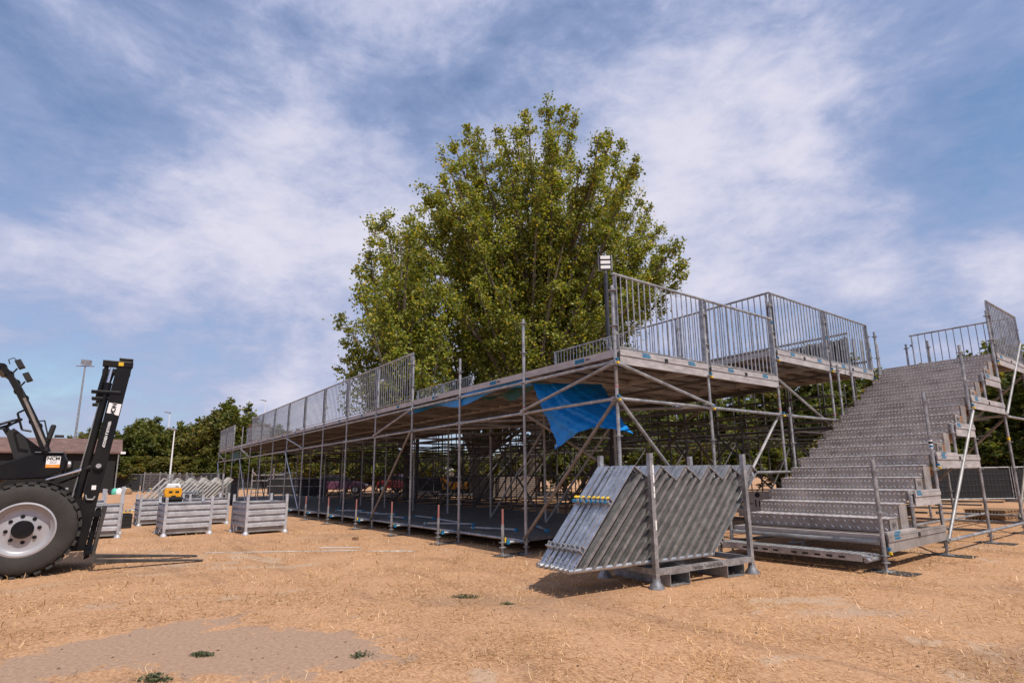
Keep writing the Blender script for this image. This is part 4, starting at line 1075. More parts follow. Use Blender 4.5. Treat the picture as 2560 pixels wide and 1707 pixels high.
# mast
def mp_(z, dy=0.0): return -5.458 + .1075 * (z - .30) + dy          # front edge of the rail at height z
b1 = None
for x, nm in ((-4.99, 1), (-5.81, -1)):
    b = MB().use(BLKP)
    b.prism([(mp_(.27) - O.y, .27), (mp_(2.93) - O.y, 2.93), (mp_(2.93) - .185 - O.y, 2.93), (mp_(1.0) - .17 - O.y, 1.0), (mp_(.27) - .17 - O.y, .27)], x - .045 - O.x, x + .045 - O.x, lambda u, v, w: (w, u, v))
    ro = b.build('mast_rail', None, fk, bevel=.006)
    b = MB().use(BLKP); b.tube(fl_(x, mp_(.5) - .235, .5), fl_(x, mp_(2.47) - .235, 2.47), .042, 14); b.tube(fl_(x, mp_(2.47) - .235, 2.47), fl_(x, mp_(2.62) - .235, 2.62), .05, 14)
    b.use(CHROME).tube(fl_(x, mp_(2.62) - .235, 2.62), fl_(x, mp_(2.84) - .235, 2.84), .026, 12); b.use(BLKP).tube(fl_(x, mp_(2.2) - .29, 2.4), fl_(x, mp_(2.9) - .30, 2.9), .028, 10)
    b.use(GALVD).tube(fl_(x, mp_(.9) - .295, .9), fl_(x, mp_(2.3) - .275, 2.3), .009, 6)
    b.build('lift_cylinder', None, fk)
    b = MB().use(BLKP).box2(fl_(x - .05, mp_(2.48) - .40, 2.455), fl_(x + .055, mp_(2.48) - .05, 2.50)); b.box2(fl_(x - .04, mp_(2.38) - .37, 2.355), fl_(x + .05, mp_(2.38) - .24, 2.40)); b.build('mast_bracket', None, fk, bevel=.008)
    b = MB().use(BLKP); b.box2(fl_(x - .05, mp_(2.93) - .36, 2.86), fl_(x + .055, mp_(2.93) + .005, 2.95)); b.box2(fl_(x - .05, mp_(2.93) - .17, 2.951), fl_(x + .052, mp_(2.93) + .0, 3.0))
    b.build('crosshead', None, fk, bevel=.008)
    b = MB().use(BLKP).tube(fl_(x, -5.85, 1.20), fl_(x, -5.55, 1.345), .022, 10); b.use(CHROME).tube(fl_(x, -5.98, 1.235), fl_(x, -5.60, 1.37), .021, 12)
    b.use(BLKP).tube(fl_(x, -5.58, 1.375), fl_(x, -5.43, 1.43), .045, 12); b.tube(fl_(x - .06, mp_(1.42) - .09, 1.42), fl_(x + .085, mp_(1.42) - .09, 1.42), .06, 16); b.use(RIMM).tube(fl_(x + .08, mp_(1.42) - .09, 1.42), fl_(x + .093, mp_(1.42) - .09, 1.42), .032, 12)
    b.build('tilt_cylinder', None, fk)
    if nm == 1:
        d_ = Vector((0, .1075, 1)).normalized()
        xs = x + .0452
        Mf = frame(fl_(xs + .001, mp_(2.235) - .085, 2.235), -d_, (0, d_.z, -d_.y))
        s_ = MB().use(WHITE); hw = .074
        for (u0, u1, v0, v1, mt_) in ((-.085, .085, -hw, hw, WHITE),): s_.add([Mf @ Vector((u0, v0 + .0, .001)), Mf @ Vector((u1 - .02, v0, .001)), Mf @ Vector((u1, v1, .001)), Mf @ Vector((u0, v1, .001))], [(0, 1, 2, 3)])
        s2_ = s_.build('sticker', None, ro)
        text('lettering', 'NCM', .072, Mf @ Matrix.Translation((.0, -.008, .002)), INK, s2_, .0004, bold=.004)
        Mt = frame(fl_(xs + .001, mp_(1.87) - .095, 1.87), -d_, (0, d_.z, -d_.y))
        text('lettering', 'VERHUUR & VERKOOP', .046, Mt @ Matrix.Translation((0, 0, .002)), INKW, ro, .0004, sx=.80, bold=.0012)
        MB().use(YELL).box(fl_(x + .057, mp_(2.91) - .14, 2.905), (.003, .06, .055)).build('warning_sticker', None, fk)
        MB().use(WHITE).box(fl_(xs + .002, mp_(1.12) - .08, 1.12), (.003, .05, .06)).build('capacity_sticker', None, fk)
        b = MB().use(GALVD); b.path([fl_(xs + .01, mp_(1.0) - .15, 1.02), fl_(xs + .02, mp_(1.0) - .13, .96), fl_(xs + .02, mp_(1.0) - .06, .955), fl_(xs + .01, mp_(1.0) - .04, 1.0)], [.012] * 4, 8); b.build('shackle', None, fk)
b = MB().use(BLKM)
for dx in (0, .05):
    hp = [fl_(-5.2 + dx, mp_(2.9) - .2, 2.86), fl_(-5.16 + dx, mp_(2.4) - .24, 2.4), fl_(-5.2 + dx, mp_(1.7) - .22, 1.7), fl_(-5.15 + dx, mp_(1.1) - .25, 1.15), fl_(-5.2 + dx, -5.75, .95), fl_(-5.25 + dx, -5.95, 1.1)]
    b.path(hp, [.013] * 6, 8)
b.build('hydraulic_hose', None, fk)
for x in (-5.3, -5.5):
    b = MB().use(GALVD); z = .5
    while z < 2.8: b.box(fl_(x, mp_(z) - .09, z), (.022, .014, .030)); z += .04
    b.build('lift_chain', None, fk)
b = MB().use(BLKP)
for z in (.42, 1.05, 1.9, 2.9): b.box2(fl_(-5.7645, mp_(z) - .16, z - .05), fl_(-5.0355, mp_(z) - .11, z + .05))
b.box2(fl_(-5.7645, mp_(.9) - .33, .72), fl_(-4.93, mp_(.9) - .175, .98)); b.build('cross_member', None, fk)
b = MB().use(BLKP)
for x in (-5.05, -5.75): b.prism([(mp_(.85) + .005 - O.y, .80), (mp_(.85) + .07 - O.y, .83), (mp_(.2) + .07 - O.y, .17), (mp_(.2) + .005 - O.y, .14)], x - .02 - O.x, x + .02 - O.x, lambda u, v, w: (w, u, v))
for z in (.24, .74): b.bar(fl_(-5.95, mp_(z) + .045, z), fl_(-4.90, mp_(z) + .045, z), .10, .045, (0, 0, 1))
b.build('carriage', None, fk)
WORN = mat('worn_fork_steel', (.075, .065, .058), .6, .3, .5, 9)
for x in (-4.86, -5.52):
    b = MB().use(WORN); y0 = -5.29
    b.prism([(mp_(.84) + .082 - O.y, .85), (mp_(.84) + .13 - O.y, .85), (mp_(.2) + .125 - O.y, .20), (mp_(.17) + .15 - O.y, .155), (-4.02 - O.y, .022), (-4.02 - O.y, .010), (mp_(.1) + .12 - O.y, .105), (mp_(.2) + .082 - O.y, .14)], x - .06 - O.x, x + .06 - O.x, lambda u, v, w: (w, u, v))
    b.build('fork', None, fk)

# ------------------------------------------------------------------ background yard
def at(px, py, D):
    d = ray(px, py); k = D / math.hypot(d.x, d.y); return CAM + d * k
fw2 = Vector((-math.sin(YAW), math.cos(YAW), 0)); rt2 = Vector((math.cos(YAW), math.sin(YAW), 0))
BRZ = YAW                                    # yaw that makes local +x run to the right of the view
def fence_panel_proto(L, H, cloth=True, m=DARKF):
    t = thing('fence_panel', 'x', 'fence')
    b = MB().use(GALV)
    for x in (.02, L - .02): b.tube((x, 0, 0), (x, 0, H), .019, 6)
    b.tube((0, 0, H - .02), (L, 0, H - .02), .019, 6); b.tube((0, 0, .12), (L, 0, .12), .019, 6); b.build('fence_frame', None, t)
    if cloth: MB().use(m).box2((.045, .015, .14), (L - .045, .022, H - .045)).build('fence_cloth', None, t)
    b = MB().use(WIRE); z = .2
    while z < H - .05: b.box2((.04, -.006, z), (L - .04, -.002, z + .006)); z += .2
    x = .15
    while x < L - .05: b.box2((x, -.010, .13), (x + .004, -.0065, H - .03)); x += .14
    b.build('wire_mesh', None, t)
    for x in (.0, L): MB().use(CONC).box((x, 0, .06), (.22, .6, .12)).build('concrete_foot', None, t)
    return t
fp = fence_panel_proto(3.45, 2.0); fused = False
def fence_run(p0, dirv, n, L, proto, labels, group):
    global fused
    rz = math.atan2(dirv[1], dirv[0])
    for i in range(n):
        o = proto if not proto.get('placed') else copy_tree(proto)
        proto['placed'] = 1
        o.location = (p0[0] + dirv[0] * L * i, p0[1] + dirv[1] * L * i, 0); o.rotation_euler = (0, 0, rz)
        o['label'] = labels(i); o['group'] = group; o['category'] = 'fence'
A = at(255, 1223, 79); d_ = Vector((.10, 1, 0)).normalized()
OR = ['first', 'second', 'third', 'fourth', 'fifth', 'sixth', 'seventh', 'eighth', 'ninth', 'tenth', 'eleventh', 'twelfth', 'thirteenth', 'fourteenth', 'fifteenth', 'sixteenth']
fence_run((A.x, A.y), d_, 16, 3.5, fp, lambda i: OR[i] + ' dark far fence panel counted from the barn corner', 'far dark fence panels')
fq = fence_panel_proto(3.4, 1.25)
B0 = at(2060, 1236, 23.5); d2 = Vector((math.cos(R(52)), math.sin(R(52)), 0))
fence_run((B0.x, B0.y), d2, 4, 3.45, fq, lambda i: ('dark mesh fence panel seen through the stair posts, left of the white stile', 'dark mesh fence panel right of the white stile behind the staircase', 'dark mesh fence panel at the right picture edge', 'dark mesh fence panel just beyond the right edge')[i], 'low dark mesh fence behind the staircase')
for o in (fp, fq):
    if 'placed' in o: del o['placed']
for o in list(SC.objects):
    if 'placed' in o.keys(): del o['placed']
# barn
P0 = Vector((-73.0, -3.9, 0))
bn = thing('barn', 'long black timber barn with brown tiled roof behind the forklift', 'barn', P0, R(90))
L_, Wb, he, hr = 24, 9, 4.5, 6.1            # local x along the view, running left (-x)
MB().use(TIMB).box2((-L_, 0, 0), (0, Wb, he)).build('wall', None, bn)
b = MB().use(ROOF); ov = .5
b.add([(-L_ - ov, -ov, he - .1), (ov, -ov, he - .1), (ov, Wb / 2, hr), (-L_ - ov, Wb / 2, hr), (-L_ - ov, Wb + ov, he - .1), (ov, Wb + ov, he - .1),
       (-L_ - ov, -ov, he - .28), (ov, -ov, he - .28), (ov, Wb / 2, hr - .18), (-L_ - ov, Wb / 2, hr - .18), (-L_ - ov, Wb + ov, he - .28), (ov, Wb + ov, he - .28)],
      [(0, 1, 2, 3), (3, 2, 5, 4), (6, 9, 8, 7), (9, 10, 11, 8), (0, 6, 7, 1), (1, 7, 8, 2), (2, 8, 11, 5), (5, 11, 10, 4), (4, 10, 9, 3), (3, 9, 6, 0)])
b.build('roof', None, bn)
MB().use(GALVD).tube((.2, -.35, 0), (.2, -.35, he - .3), .07, 8).build('drainpipe', None, bn)
MB().use(WHITE).box2((.35, -.62, he - .3), (.8, -.52, he - .05)).build('gutter_end', None, bn)
b = MB().use(mat('dark_doorway', (.006, .006, .006), .9)); b.box2((-9, -.03, .02), (-4.5, -.003, 3.6)); b.box2((-18, -.03, .02), (-13, -.003, 3.6)); b.build('barn_door', None, bn)
# light masts
def mast(px_, py_, D, hbase, label, kind, r=.10):
    p = at(px_, py_, D); t = thing('light_mast', label, 'light mast', (p.x, p.y, 0), BRZ, 'tall light masts beyond the fence')
    H = p.z
    m_ = GALV if kind != 1 else WHITE
    MB().use(m_).tube((0, 0, 0), (0, 0, H), r * 1.3, 10, r * .7).build('pole', None, t)
    if kind == 0:
        MB().use(GALVD).tube((-1.2, 0, H), (1.2, 0, H - .1), .07, 6).build('cross_arm', None, t); MB().use(GALV).box((.1, 0, H + .45), (1.1, .5, .65), Matrix.Rotation(.1, 3, 'Y')).build('floodlight', None, t)
    else:
        b = MB().use(GALVD).box((-.35, 0, H + .02), (.9, .25, .14), Matrix.Rotation(.2, 3, 'Y')); b.build('lamp_head', None, t)
    return t
mast(213, 914, 95, 0, 'tall grey floodlight mast rising over the barn roof', 0, .13)
mast(437, 1072, 70, 0, 'slim white pole before the trees, left of the platform', 1, .075)
mast(425, 1031, 100, 0, 'white street lamp whose top shows over the left trees', 1, .075)
mast(664, 1001, 105, 0, 'white street lamp whose top shows over the platform rails', 1, .075)
# stacked frames by the fence
def frame_stack(px_, py_, D, w, h, n, label, dx=0.0):
    p = at(px_, py_, D); t = thing('frame_stack', label, 'stack', (p.x, p.y, 0), BRZ, 'stacked steel frames before the far fence')
    b = MB().use(GALVD)
    for x in (0, w):
        for y in (0, .9): b.box2((x - .05, y - .05, 0), (x + .05, y + .05, h + .1))
    b.build('corner_post', None, t)
    b = MB().use(mat('purplish_frame_steel', (.20, .17, .165), .7, .2, .4, 3)); z = .15
    while z < h: b.box2((.06, -.02, z), (w - .06, .85, z + .06)); z += .16
    b.build('frame_layer', None, t)
    b = MB().use(GALVD).bar((0.05, -.08, .2), (w - .05, -.08, h - .1), .05, .03); b.build('diagonal', None, t)
frame_stack(358, 1224, 70, 1.55, 2.0, 6, 'left stack of grey frames before the far fence'); frame_stack(397, 1224, 69, 1.45, 1.9, 6, 'second stack of grey frames behind the white pole'); frame_stack(430, 1224, 68, 1.35, 1.9, 6, 'third stack of grey frames right of the white pole'); frame_stack(468, 1224, 67, 1.3, 1.55, 6, 'rightmost lower stack of grey frames before the far fence')
# heap of bags
t = thing('bag_heap', 'small heap of white and teal bags lying by the barn corner', 'bags', at(303, 1224, 66) * 1, BRZ); t.location.z = 0
for k in range(7):
    b = MB().use((WHITE, MINT, BLKM, WHITE, mat('teal_bag', (.02, .25, .30), .6), WOOD, WHITE)[k]).lathe((rng.uniform(-1.0, 1.0), rng.uniform(-.4, .4), 0), [(.3, 0), (.36, .18), (.28, .42), (.08, .6)], n=9); b.build('bag', None, t)
t = thing('mint_cart', 'mint green covered cart far behind the crates', 'cart', at(544, 1225, 58), BRZ); t.location.z = 0
MB().use(MINT).prism([(-.75, .55), (.75, .55), (.6, 1.0), (0, 1.1), (-.65, .95)], -.4, .4, lambda u, v, w: (u, w, v)).build('cover', None, t, bevel=.08)
MB().use(BLKM).box2((-.6, -.35, .2), (.6, .35, .54)).build('cart_body', None, t)
for x in (-.45, .45): MB().use(RUB).tube((x, -.42, .2), (x, .42, .2), .2, 14).build('wheel', None, t)
# pile of tubes and small racks left of the platform
t = thing('tube_rack', 'grey rack heaped with short steel frames behind the tube cage', 'rack', at(530, 1232, 32), BRZ); t.location.z = 0
b = MB().use(GALVD)
for k in range(9): b.box2((-.9 + k * .2, -.4, .1 + .05 * (k % 3)), (-.82 + k * .2, .5, .9 + .1 * (k % 2)))
b.build('short_frame', None, t); b = MB().use(GALVD); b.box2((-1.0, -.5, .5), (1.0, -.44, .58)); b.box2((-1, -.5, 0), (-.92, .5, 1.0)); b.box2((.92, -.5, 0), (1, .5, 1.0)); b.build('rack_frame', None, t)
# cars
def car(px_, py_, D, paint, label, rz):
    p = at(px_, py_, D); t = thing('parked_car', label, 'car', (p.x, p.y, 0), rz, 'cars parked behind the platform')
    prof = [(-2.0, .35), (-2.05, .75), (-1.9, .92), (-1.1, .98), (1.1, .95), (1.85, .82), (2.05, .6), (2.0, .32)]
    MB().use(paint).prism(prof, -.82, .82, lambda u, v, w: (u, w, v)).build('body', None, t, bevel=.08)
    cab = [(-1.55, .97), (-1.15, 1.38), (.25, 1.40), (.95, .96)]
    MB().use(GLASS).prism(cab, -.72, .72, lambda u, v, w: (u, w, v)).build('window', None, t, bevel=.04)
    MB().use(paint).prism([(-1.15, 1.385), (.25, 1.405), (.2, 1.45), (-1.05, 1.43)], -.66, .66, lambda u, v, w: (u, w, v)).build('roof', None, t)
    for x in (-1.3, 1.3):
        for y in (-.78, .78):
            w_ = MB().use(RUB).tube((x, y - .1, .31), (x, y + .1, .31), .31, 20).build('wheel', None, t); MB().use(RIMM).tube((x, y - .104, .31), (x, y + .104, .31), .19, 14).build('rim', None, w_)
    for y in (-.6, .6): MB().use(LAMPW).box((2.0, y, .66), (.12, .3, .12)).build('headlight', None, t)
car(848, 1236, 47, PINK, 'pink car parked beyond the platform, seen between the posts', BRZ + .15)
car(1005, 1236, 47, CARR, 'red car parked beyond the platform, seen between the posts', BRZ - .5)
p = at(1085, 1238, 52); t = thing('white_tent', 'white tent roof seen under the platform above a black fence', 'tent', (p.x, p.y, 0), BRZ)
MB().use(TENT).prism([(-1.9, 1.35), (1.9, 1.35), (1.9, 1.85), (.8, 2.05), (-.9, 2.05), (-1.9, 1.75)], -1.5, 1.5, lambda u, v, w: (u, w, v)).build('roof', None, t, bevel=.05)
MB().use(TENT).box2((-1.85, -1.45, 0), (1.85, 1.45, 1.345)).build('wall', None, t)
fb_ = fence_panel_proto(3.45, 1.15); p = at(1035, 1240, 44)
fence_run((p.x, p.y), (rt2.x, rt2.y), 2, 3.5, fb_, lambda i: ('black fence panel under the white tent roof', 'black fence panel behind the yellow digger')[i], 'black fence panels seen under the platform')
for o in list(SC.objects):
    if 'placed' in o.keys(): del o['placed']
p = at(1130, 1240, 37); t = thing('mini_digger', 'small yellow digger standing beyond the platform', 'digger', (p.x, p.y, 0), BRZ)
MB().use(BLKM).prism([(-.6, .0), (.9, 0), (1.0, .2), (.9, .38), (-.6, .38), (-.7, .2)], -.5, .5, lambda u, v, w: (u, w, v)).build('track', None, t)
MB().use(YEL2).prism([(-.2, .4), (1.0, .4), (1.0, .85), (-.2, .85)], -.45, .45, lambda u, v, w: (u, w, v)).build('body', None, t, bevel=.06)
b = MB().use(YEL2); b.bar((-.2, 0, .7), (-.75, 0, 1.25), .14, .16); b.bar((-.75, 0, 1.25), (-.55, 0, .45), .1, .12); b.build('boom', None, t); MB().use(YEL2).prism([(-.7, .2), (-.45, .15), (-.4, .5), (-.6, .55)], -.22, .22, lambda u, v, w: (u, w, v)).build('bucket', None, t)
for k in range(4):
    p = at(1205 + 40 * k, 1245, 28 + .4 * k); t = thing('board_stack', ('leftmost', 'second', 'third', 'rightmost')[k] + ' stack of brown boards seen beyond the inner posts', 'stack', (p.x, p.y, 0), BRZ, 'stacks of brown boards')
    b = MB().use(BRICK); z = .1
    while z < 1.05: b.box((rng.uniform(-.02, .02), 0, z + .04), (.80, .7, .075)); z += .095
    b.build('board_layer', None, t); b = MB().use(WOOD)
    for x in (-.3, .3): b.box2((x - .05, -.35, 0), (x + .05, .35, .10))
    b.build('bearer', None, t)
# pink and grey frames far left under the deck
p = at(665, 1236, 46); t = thing('stage_frame', 'grey steel frame with pink corner braces seen under the left deck', 'frame', (p.x, p.y, 0), BRZ)
b = MB().use(GALV)
for x in (-1.1, .45, 1.3): b.tube((x, 0, 0), (x, 0, 2.0), .05, 6)
for z in (.25, 1.1, 1.5): b.tube((-1.1, 0, z), (1.3, 0, z), .045, 6)
b.build('tube_frame', None, t); b = MB().use(PINK)
for (x0, z0, x1, z1) in ((-1.1, 1.75, -.85, 1.52), (.45, 1.75, .2, 1.52), (.45, 1.4, .2, 1.15)): b.tube((x0, -.03, z0), (x1, -.03, z1), .05, 6)
b.build('corner_brace', None, t)
for k, (px_, D) in enumerate(((700, 44), (740, 42), (780, 38))):
    p = at(px_, 1238, D); t = thing('flight_case', ('left', 'middle', 'right')[k] + ' one of three black equipment cases under the far deck', 'case', (p.x, p.y, 0), BRZ, 'black equipment cases beyond the platform')
    MB().use(BLKM).box2((-.75, -.4, .12), (.75, .4, 1.25)).build('case_body', None, t, bevel=.02); b = MB().use(GALVD)
    for z in (.12, .7, 1.2): b.box2((-.76, -.412, z), (.76, -.402, z + .05))
    b.build('edge_band', None, t)
    for x in (-.6, .6): MB().use(RUB).tube((x, -.3, .06), (x, .3, .06), .06, 8).build('wheel', None, t)
# wooden pallet on the far end of the deck, box pile beside it
t = thing('wooden_pallet', 'orange brown wooden pallet on top of the grey boxes on the deck', 'pallet', (-25.0, .75, 3.73), R(0))
b = MB().use(WOODO)
for k in range(6): b.box2((-.6 + k * .21, -.4, .10), (-.45 + k * .21, .4, .125))
for y in (-.36, 0, .28): b.box2((-.6, y, .03), (.6, y + .09, .099)); b.box2((-.6, y, 0), (.6, y + .09, .029))
b.build('pallet_boards', None, t)
t = thing('box_pile', 'pile of grey boxes on the far left deck below the pallet', 'boxes', (-25.0, .75, 2.87))
for k in range(4): MB().use(GALVD).box2((-.55, -.38, .012 + k * .21), (.55, .38, .20 + k * .21)).build('box', None, t)
# sign board and pallets behind the stair
p = at(1895, 1262, 13.6); t = thing('sign_board', 'grey printed board with round emblem standing behind the staircase', 'sign', (p.x, p.y, 0), BRZ - .1)
MB().use(CONC).box2((-.42, -.012, .25), (.42, .012, .78)).build('board', None, t); MB().use(BLKM).box2((-.3, -.1, 0), (.3, .1, .245)).build('stand', None, t)
b = MB().use(INK); b.lathe((.0, -.0125, .70), [(.055, 0), (.055, .002)], (0, -1, 0), 20); b.box2((-.06, -.0145, .45), (-.03, -.0125, .6)); b.build('print', None, t); b = MB().use(INK).box2((.02, -.0145, .44), (.12, -.0125, .59))
b.build('print', None, t); b = MB().use(INK)
for k in range(5): b.box2((-.28 + k * .04, -.0145, .5), (-.255 + k * .04, -.0125, .53)); b.box2((.2 + k * .03, -.0145, .5), (.22 + k * .03, -.0125, .53))
b.build('print', None, t)
for k in range(2):
    p = at(2492, 1316 - 10 * k, 17.0); t = thing('wooden_pallet', ('wooden pallet on the ground behind the right stair posts', 'upper wooden pallet of the pair behind the right stair posts')[k], 'pallet', (p.x, p.y, .145 * k), BRZ + .5, 'pallets behind the staircase')
    b = MB().use(WOOD)
    for j in range(7): b.box2((-.5 + j * .15, -.4, .118), (-.39 + j * .15, .4, .14))
    for y in (-.38, -.04, .30): b.box2((-.5, y, .022), (.51, y + .08, .117)); b.box2((-.5, y, 0), (.51, y + .08, .0215))
    b.build('pallet_boards', None, t)
for k in range(5):
    y = 12.6 + .4 * k
    tag(MB().use(GALVD).tube((.3, y, .05 + .0 * k), (4.6, y + .8, .05), .0242, 8).build('scaffold_tube'), 'loose scaffold tube lying on the ground behind the staircase', 'tube', 'loose tubes on the ground behind the staircase')
tag(MB().box((9.5, 22, .03), (16, 2.2, .05), Matrix.Rotation(R(50), 3, 'Z')).build('path', CONC), kind='structure')
# ------------------------------------------------------------------ trees
def limb_path(p0, p1, n, sag, wob, r):
    p0, p1 = Vector(p0), Vector(p1); L = (p1 - p0).length; pts = []
    o = Vector((r.uniform(-1, 1), r.uniform(-1, 1), r.uniform(-.3, .3)))
    for i in range(n + 1):
        f = i / n
        # limbs start sideways and sweep upwards
        p = p0.lerp(p1, f); hor = Vector((p1.x - p0.x, p1.y - p0.y, 0)); p += hor * (sag * (f ** .7 - f)) ; p += o * wob * L * math.sin(math.pi * f) * .5
        pts.append(p)
    return pts
def tree_mesh(base, fork_h, tips, trunk_r, nclump, nleaf, leaf, spread, r, first=.32, twig=True, lead=None):
    """wood MB and the list of leaf centres for one tree; tips are limb ends"""
    wd = MB().use(BARK); C = []
    tp = Vector(base) + Vector((r.uniform(-.2, .2), r.uniform(-.2, .2), fork_h))
    if lead:
        lt = Vector(base).lerp(Vector(lead), 1.0); nL = 8
        lp = [Vector(base).lerp(lt, i / nL) + Vector((math.sin(i * 1.3) * .22, math.cos(i * 1.7) * .22, 0)) * (0 if i in (0, nL) else 1) for i in range(nL + 1)]
        wd.path(lp, [trunk_r * 1.2 * (1 - .95 * (i / nL) ** .8) for i in range(nL + 1)], 10)
    if not lead: wd.path([Vector(base), Vector(base).lerp(tp, .5) + Vector((.06, .03, 0)) * fork_h * .3, tp], [trunk_r * 1.25, trunk_r, trunk_r * .85], 10)
    for tip in tips:
        tip = Vector(tip); h0 = r.uniform(.55, 1.0)
        st = Vector(base).lerp(tp, h0)
        if lead:
            zz = max(fork_h * .5, min(tip.z * r.uniform(.22, .55), lead[2] * .7)); q_ = zz / lead[2] * 8; i_ = int(q_); st = lp[i_].lerp(lp[i_ + 1], q_ - i_)
        L = (tip - st).length; n = 7
        pts = limb_path(st, tip, n, .22, .10, r); r0 = min(trunk_r * .5, .014 * L + .022)
        wd.path(pts, [r0 * (1 - .88 * i / n) for i in range(n + 1)], 6)
        nc = max(3, int(nclump * L / 8))
        for k in range(nc):
            f = first + (1 - first) * ((k + r.random()) / nc) ** .85
            q = f * n; i = min(n - 1, int(q)); p = pts[i].lerp(pts[i + 1], q - i)
            sp = spread * (1.1 - .85 * f) * (.5 + .8 * r.random())
            dv = Vector((r.gauss(0, 1), r.gauss(0, 1), r.gauss(.35, .6))).normalized(); e = p + dv * sp
            if twig: wd.tube(p, e, .018, 4, .006, caps=False)
            m_ = int(nleaf * (.6 + .8 * r.random())); rad = (.30 + .42 * spread * .5) * (.5 + .6 * r.random()) * (1.1 - .5 * f)
            a = nrg.normal(size=(m_, 3)) * np.array([rad, rad, rad * .85]) * .62
            tt = nrg.random(m_)[:, None]
            C.append(np.array(e)[None] + a - np.array(dv)[None] * sp * tt * .5)
    return wd, np.concatenate(C)
def px_tip(px, py, D): return at(px, py, D)
def plant(name, label, cat, base, wd, C, size, mt, group):
    t = thing(name, label, cat, (0, 0, 0), 0, group); b = Vector(base)
    wd.v = [tuple(Vector(v) - b) for v in wd.v]; t.location = b
    wd.build('trunk', None, t)
    V, F = leaf_quads(C - np.array(b)[None], nrg.uniform(size * .7, size * 1.3, len(C)), upb=.15)
    quads('crown', V, F, mt, t)
    return t
def T(x, y): return (840 + x / 2.119, 220 + y / 2.119)
r = random.Random(21)
main = [(1115, 75), (1215, 90), (1280, 150), (1015, 125), (945, 200), (835, 205), (690, 190), (745, 245), (620, 285), (565, 345), (1395, 240), (1460, 250), (1510, 300), (1580, 380), (1585, 470), (470, 515), (470, 590), (560, 480),
        (1610, 560), (1665, 640), (1730, 730), (1750, 830), (1810, 815), (1845, 905), (1830, 1010), (1690, 1090), (1560, 660), (1500, 520), (1380, 420), (1250, 330), (1120, 250), (980, 320), (860, 380), (740, 420), (640, 500), (560, 620), (600, 740), (700, 640), (820, 560), (930, 480), (1050, 430), (1180, 480), (1300, 560), (1420, 640), (1500, 760), (1600, 880), (1480, 920), (1350, 800), (1240, 700), (1120, 620), (1000, 640), (880, 720), (760, 800), (640, 880), (860, 900), (1020, 820), (1180, 880), (1620, 1010), (1500, 1080), (1330, 1000), (720, 1000), (900, 1050), (780, 1150), (640, 1080), (560, 960), (1560, 420), (1640, 740), (1700, 900), (520, 700), (480, 640), (440, 760), (400, 680), (560, 820), (480, 880), (600, 980), (700, 900), (520, 560), (620, 440), (900, 300), (1150, 350), (1300, 420), (1450, 360), (1500, 640), (1560, 780), (1660, 820), (1760, 940), (1620, 920), (1720, 1010), (980, 980), (1080, 1060), (860, 1160), (1200, 1020), (1260, 920), (940, 860), (1100, 740), (700, 560), (780, 660), (1400, 1120), (1080, 520), (660, 1180), (960, 1180), (520, 1000), (540, 900), (580, 1100), (560, 1240), (640, 1360), (720, 1280)]
B1 = at(1331, 1185, 34); B1.z = 0
tips = [px_tip(*T(x, y), 34 + r.uniform(-4.5, 4.5)) for x, y in main]
wd, C = tree_mesh(B1, 7.2, tips, .36, 15, 80, .2, 1.5, r, first=.22, lead=tuple(px_tip(*T(1115, 110), 34)))
plant('poplar_tree', 'tall broad poplar towering behind the platform in the middle', 'tree', B1, wd, C, .14, LEAFP, 'poplars behind the platform')
left = [(250, 665), (195, 700), (370, 690), (420, 640), (175, 800), (110, 960), (125, 1130), (30, 1215), (40, 1330), (70, 1440), (300, 780), (420, 780), (500, 720), (520, 850), (400, 900), (280, 900), (200, 1000), (330, 1020), (460, 1000), (180, 1200), (280, 1150), (420, 1130), (540, 1080), (200, 1340), (330, 1280), (480, 1230), (600, 1180), (130, 1400), (300, 1430), (560, 1350), (640, 1300), (460, 1420), (10, 1470), (150, 1520), (500, 900), (490, 1000), (530, 1100), (560, 1210), (480, 1300), (600, 1280), (430, 850), (560, 960), (380, 960), (250, 1060)]
B2 = at(1022, 1190, 31); B2.z = 0
tips = [px_tip(*T(x, y), 31 + r.uniform(-3.5, 3.5)) for x, y in left]
wd, C = tree_mesh(B2, 5.0, tips, .25, 13, 84, .2, 1.5, r, first=.22, lead=tuple(px_tip(*T(330, 760), 31)))
plant('poplar_tree', 'smaller yellow-green poplar leaning left beside the tall one', 'tree', B2, wd, C, .138, LEAFP, 'poplars behind the platform')
low = [(x, y) for x in range(560, 1500, 110) for y in (1180, 1300, 1420)]
B3 = at(1180, 1190, 37); B3.z = 0
tips = [px_tip(*T(x + r.uniform(-40, 40), y + r.uniform(-40, 40)), 37 + r.uniform(-3, 3)) for x, y in low]
wd, C = tree_mesh(B3, 3.0, tips, .3, 12, 62, .2, 1.5, r, first=.25)
plant('broadleaf_tree', 'dark bushy tree filling the space below the tall poplar', 'tree', B3, wd, C, .2, LEAFD, None)

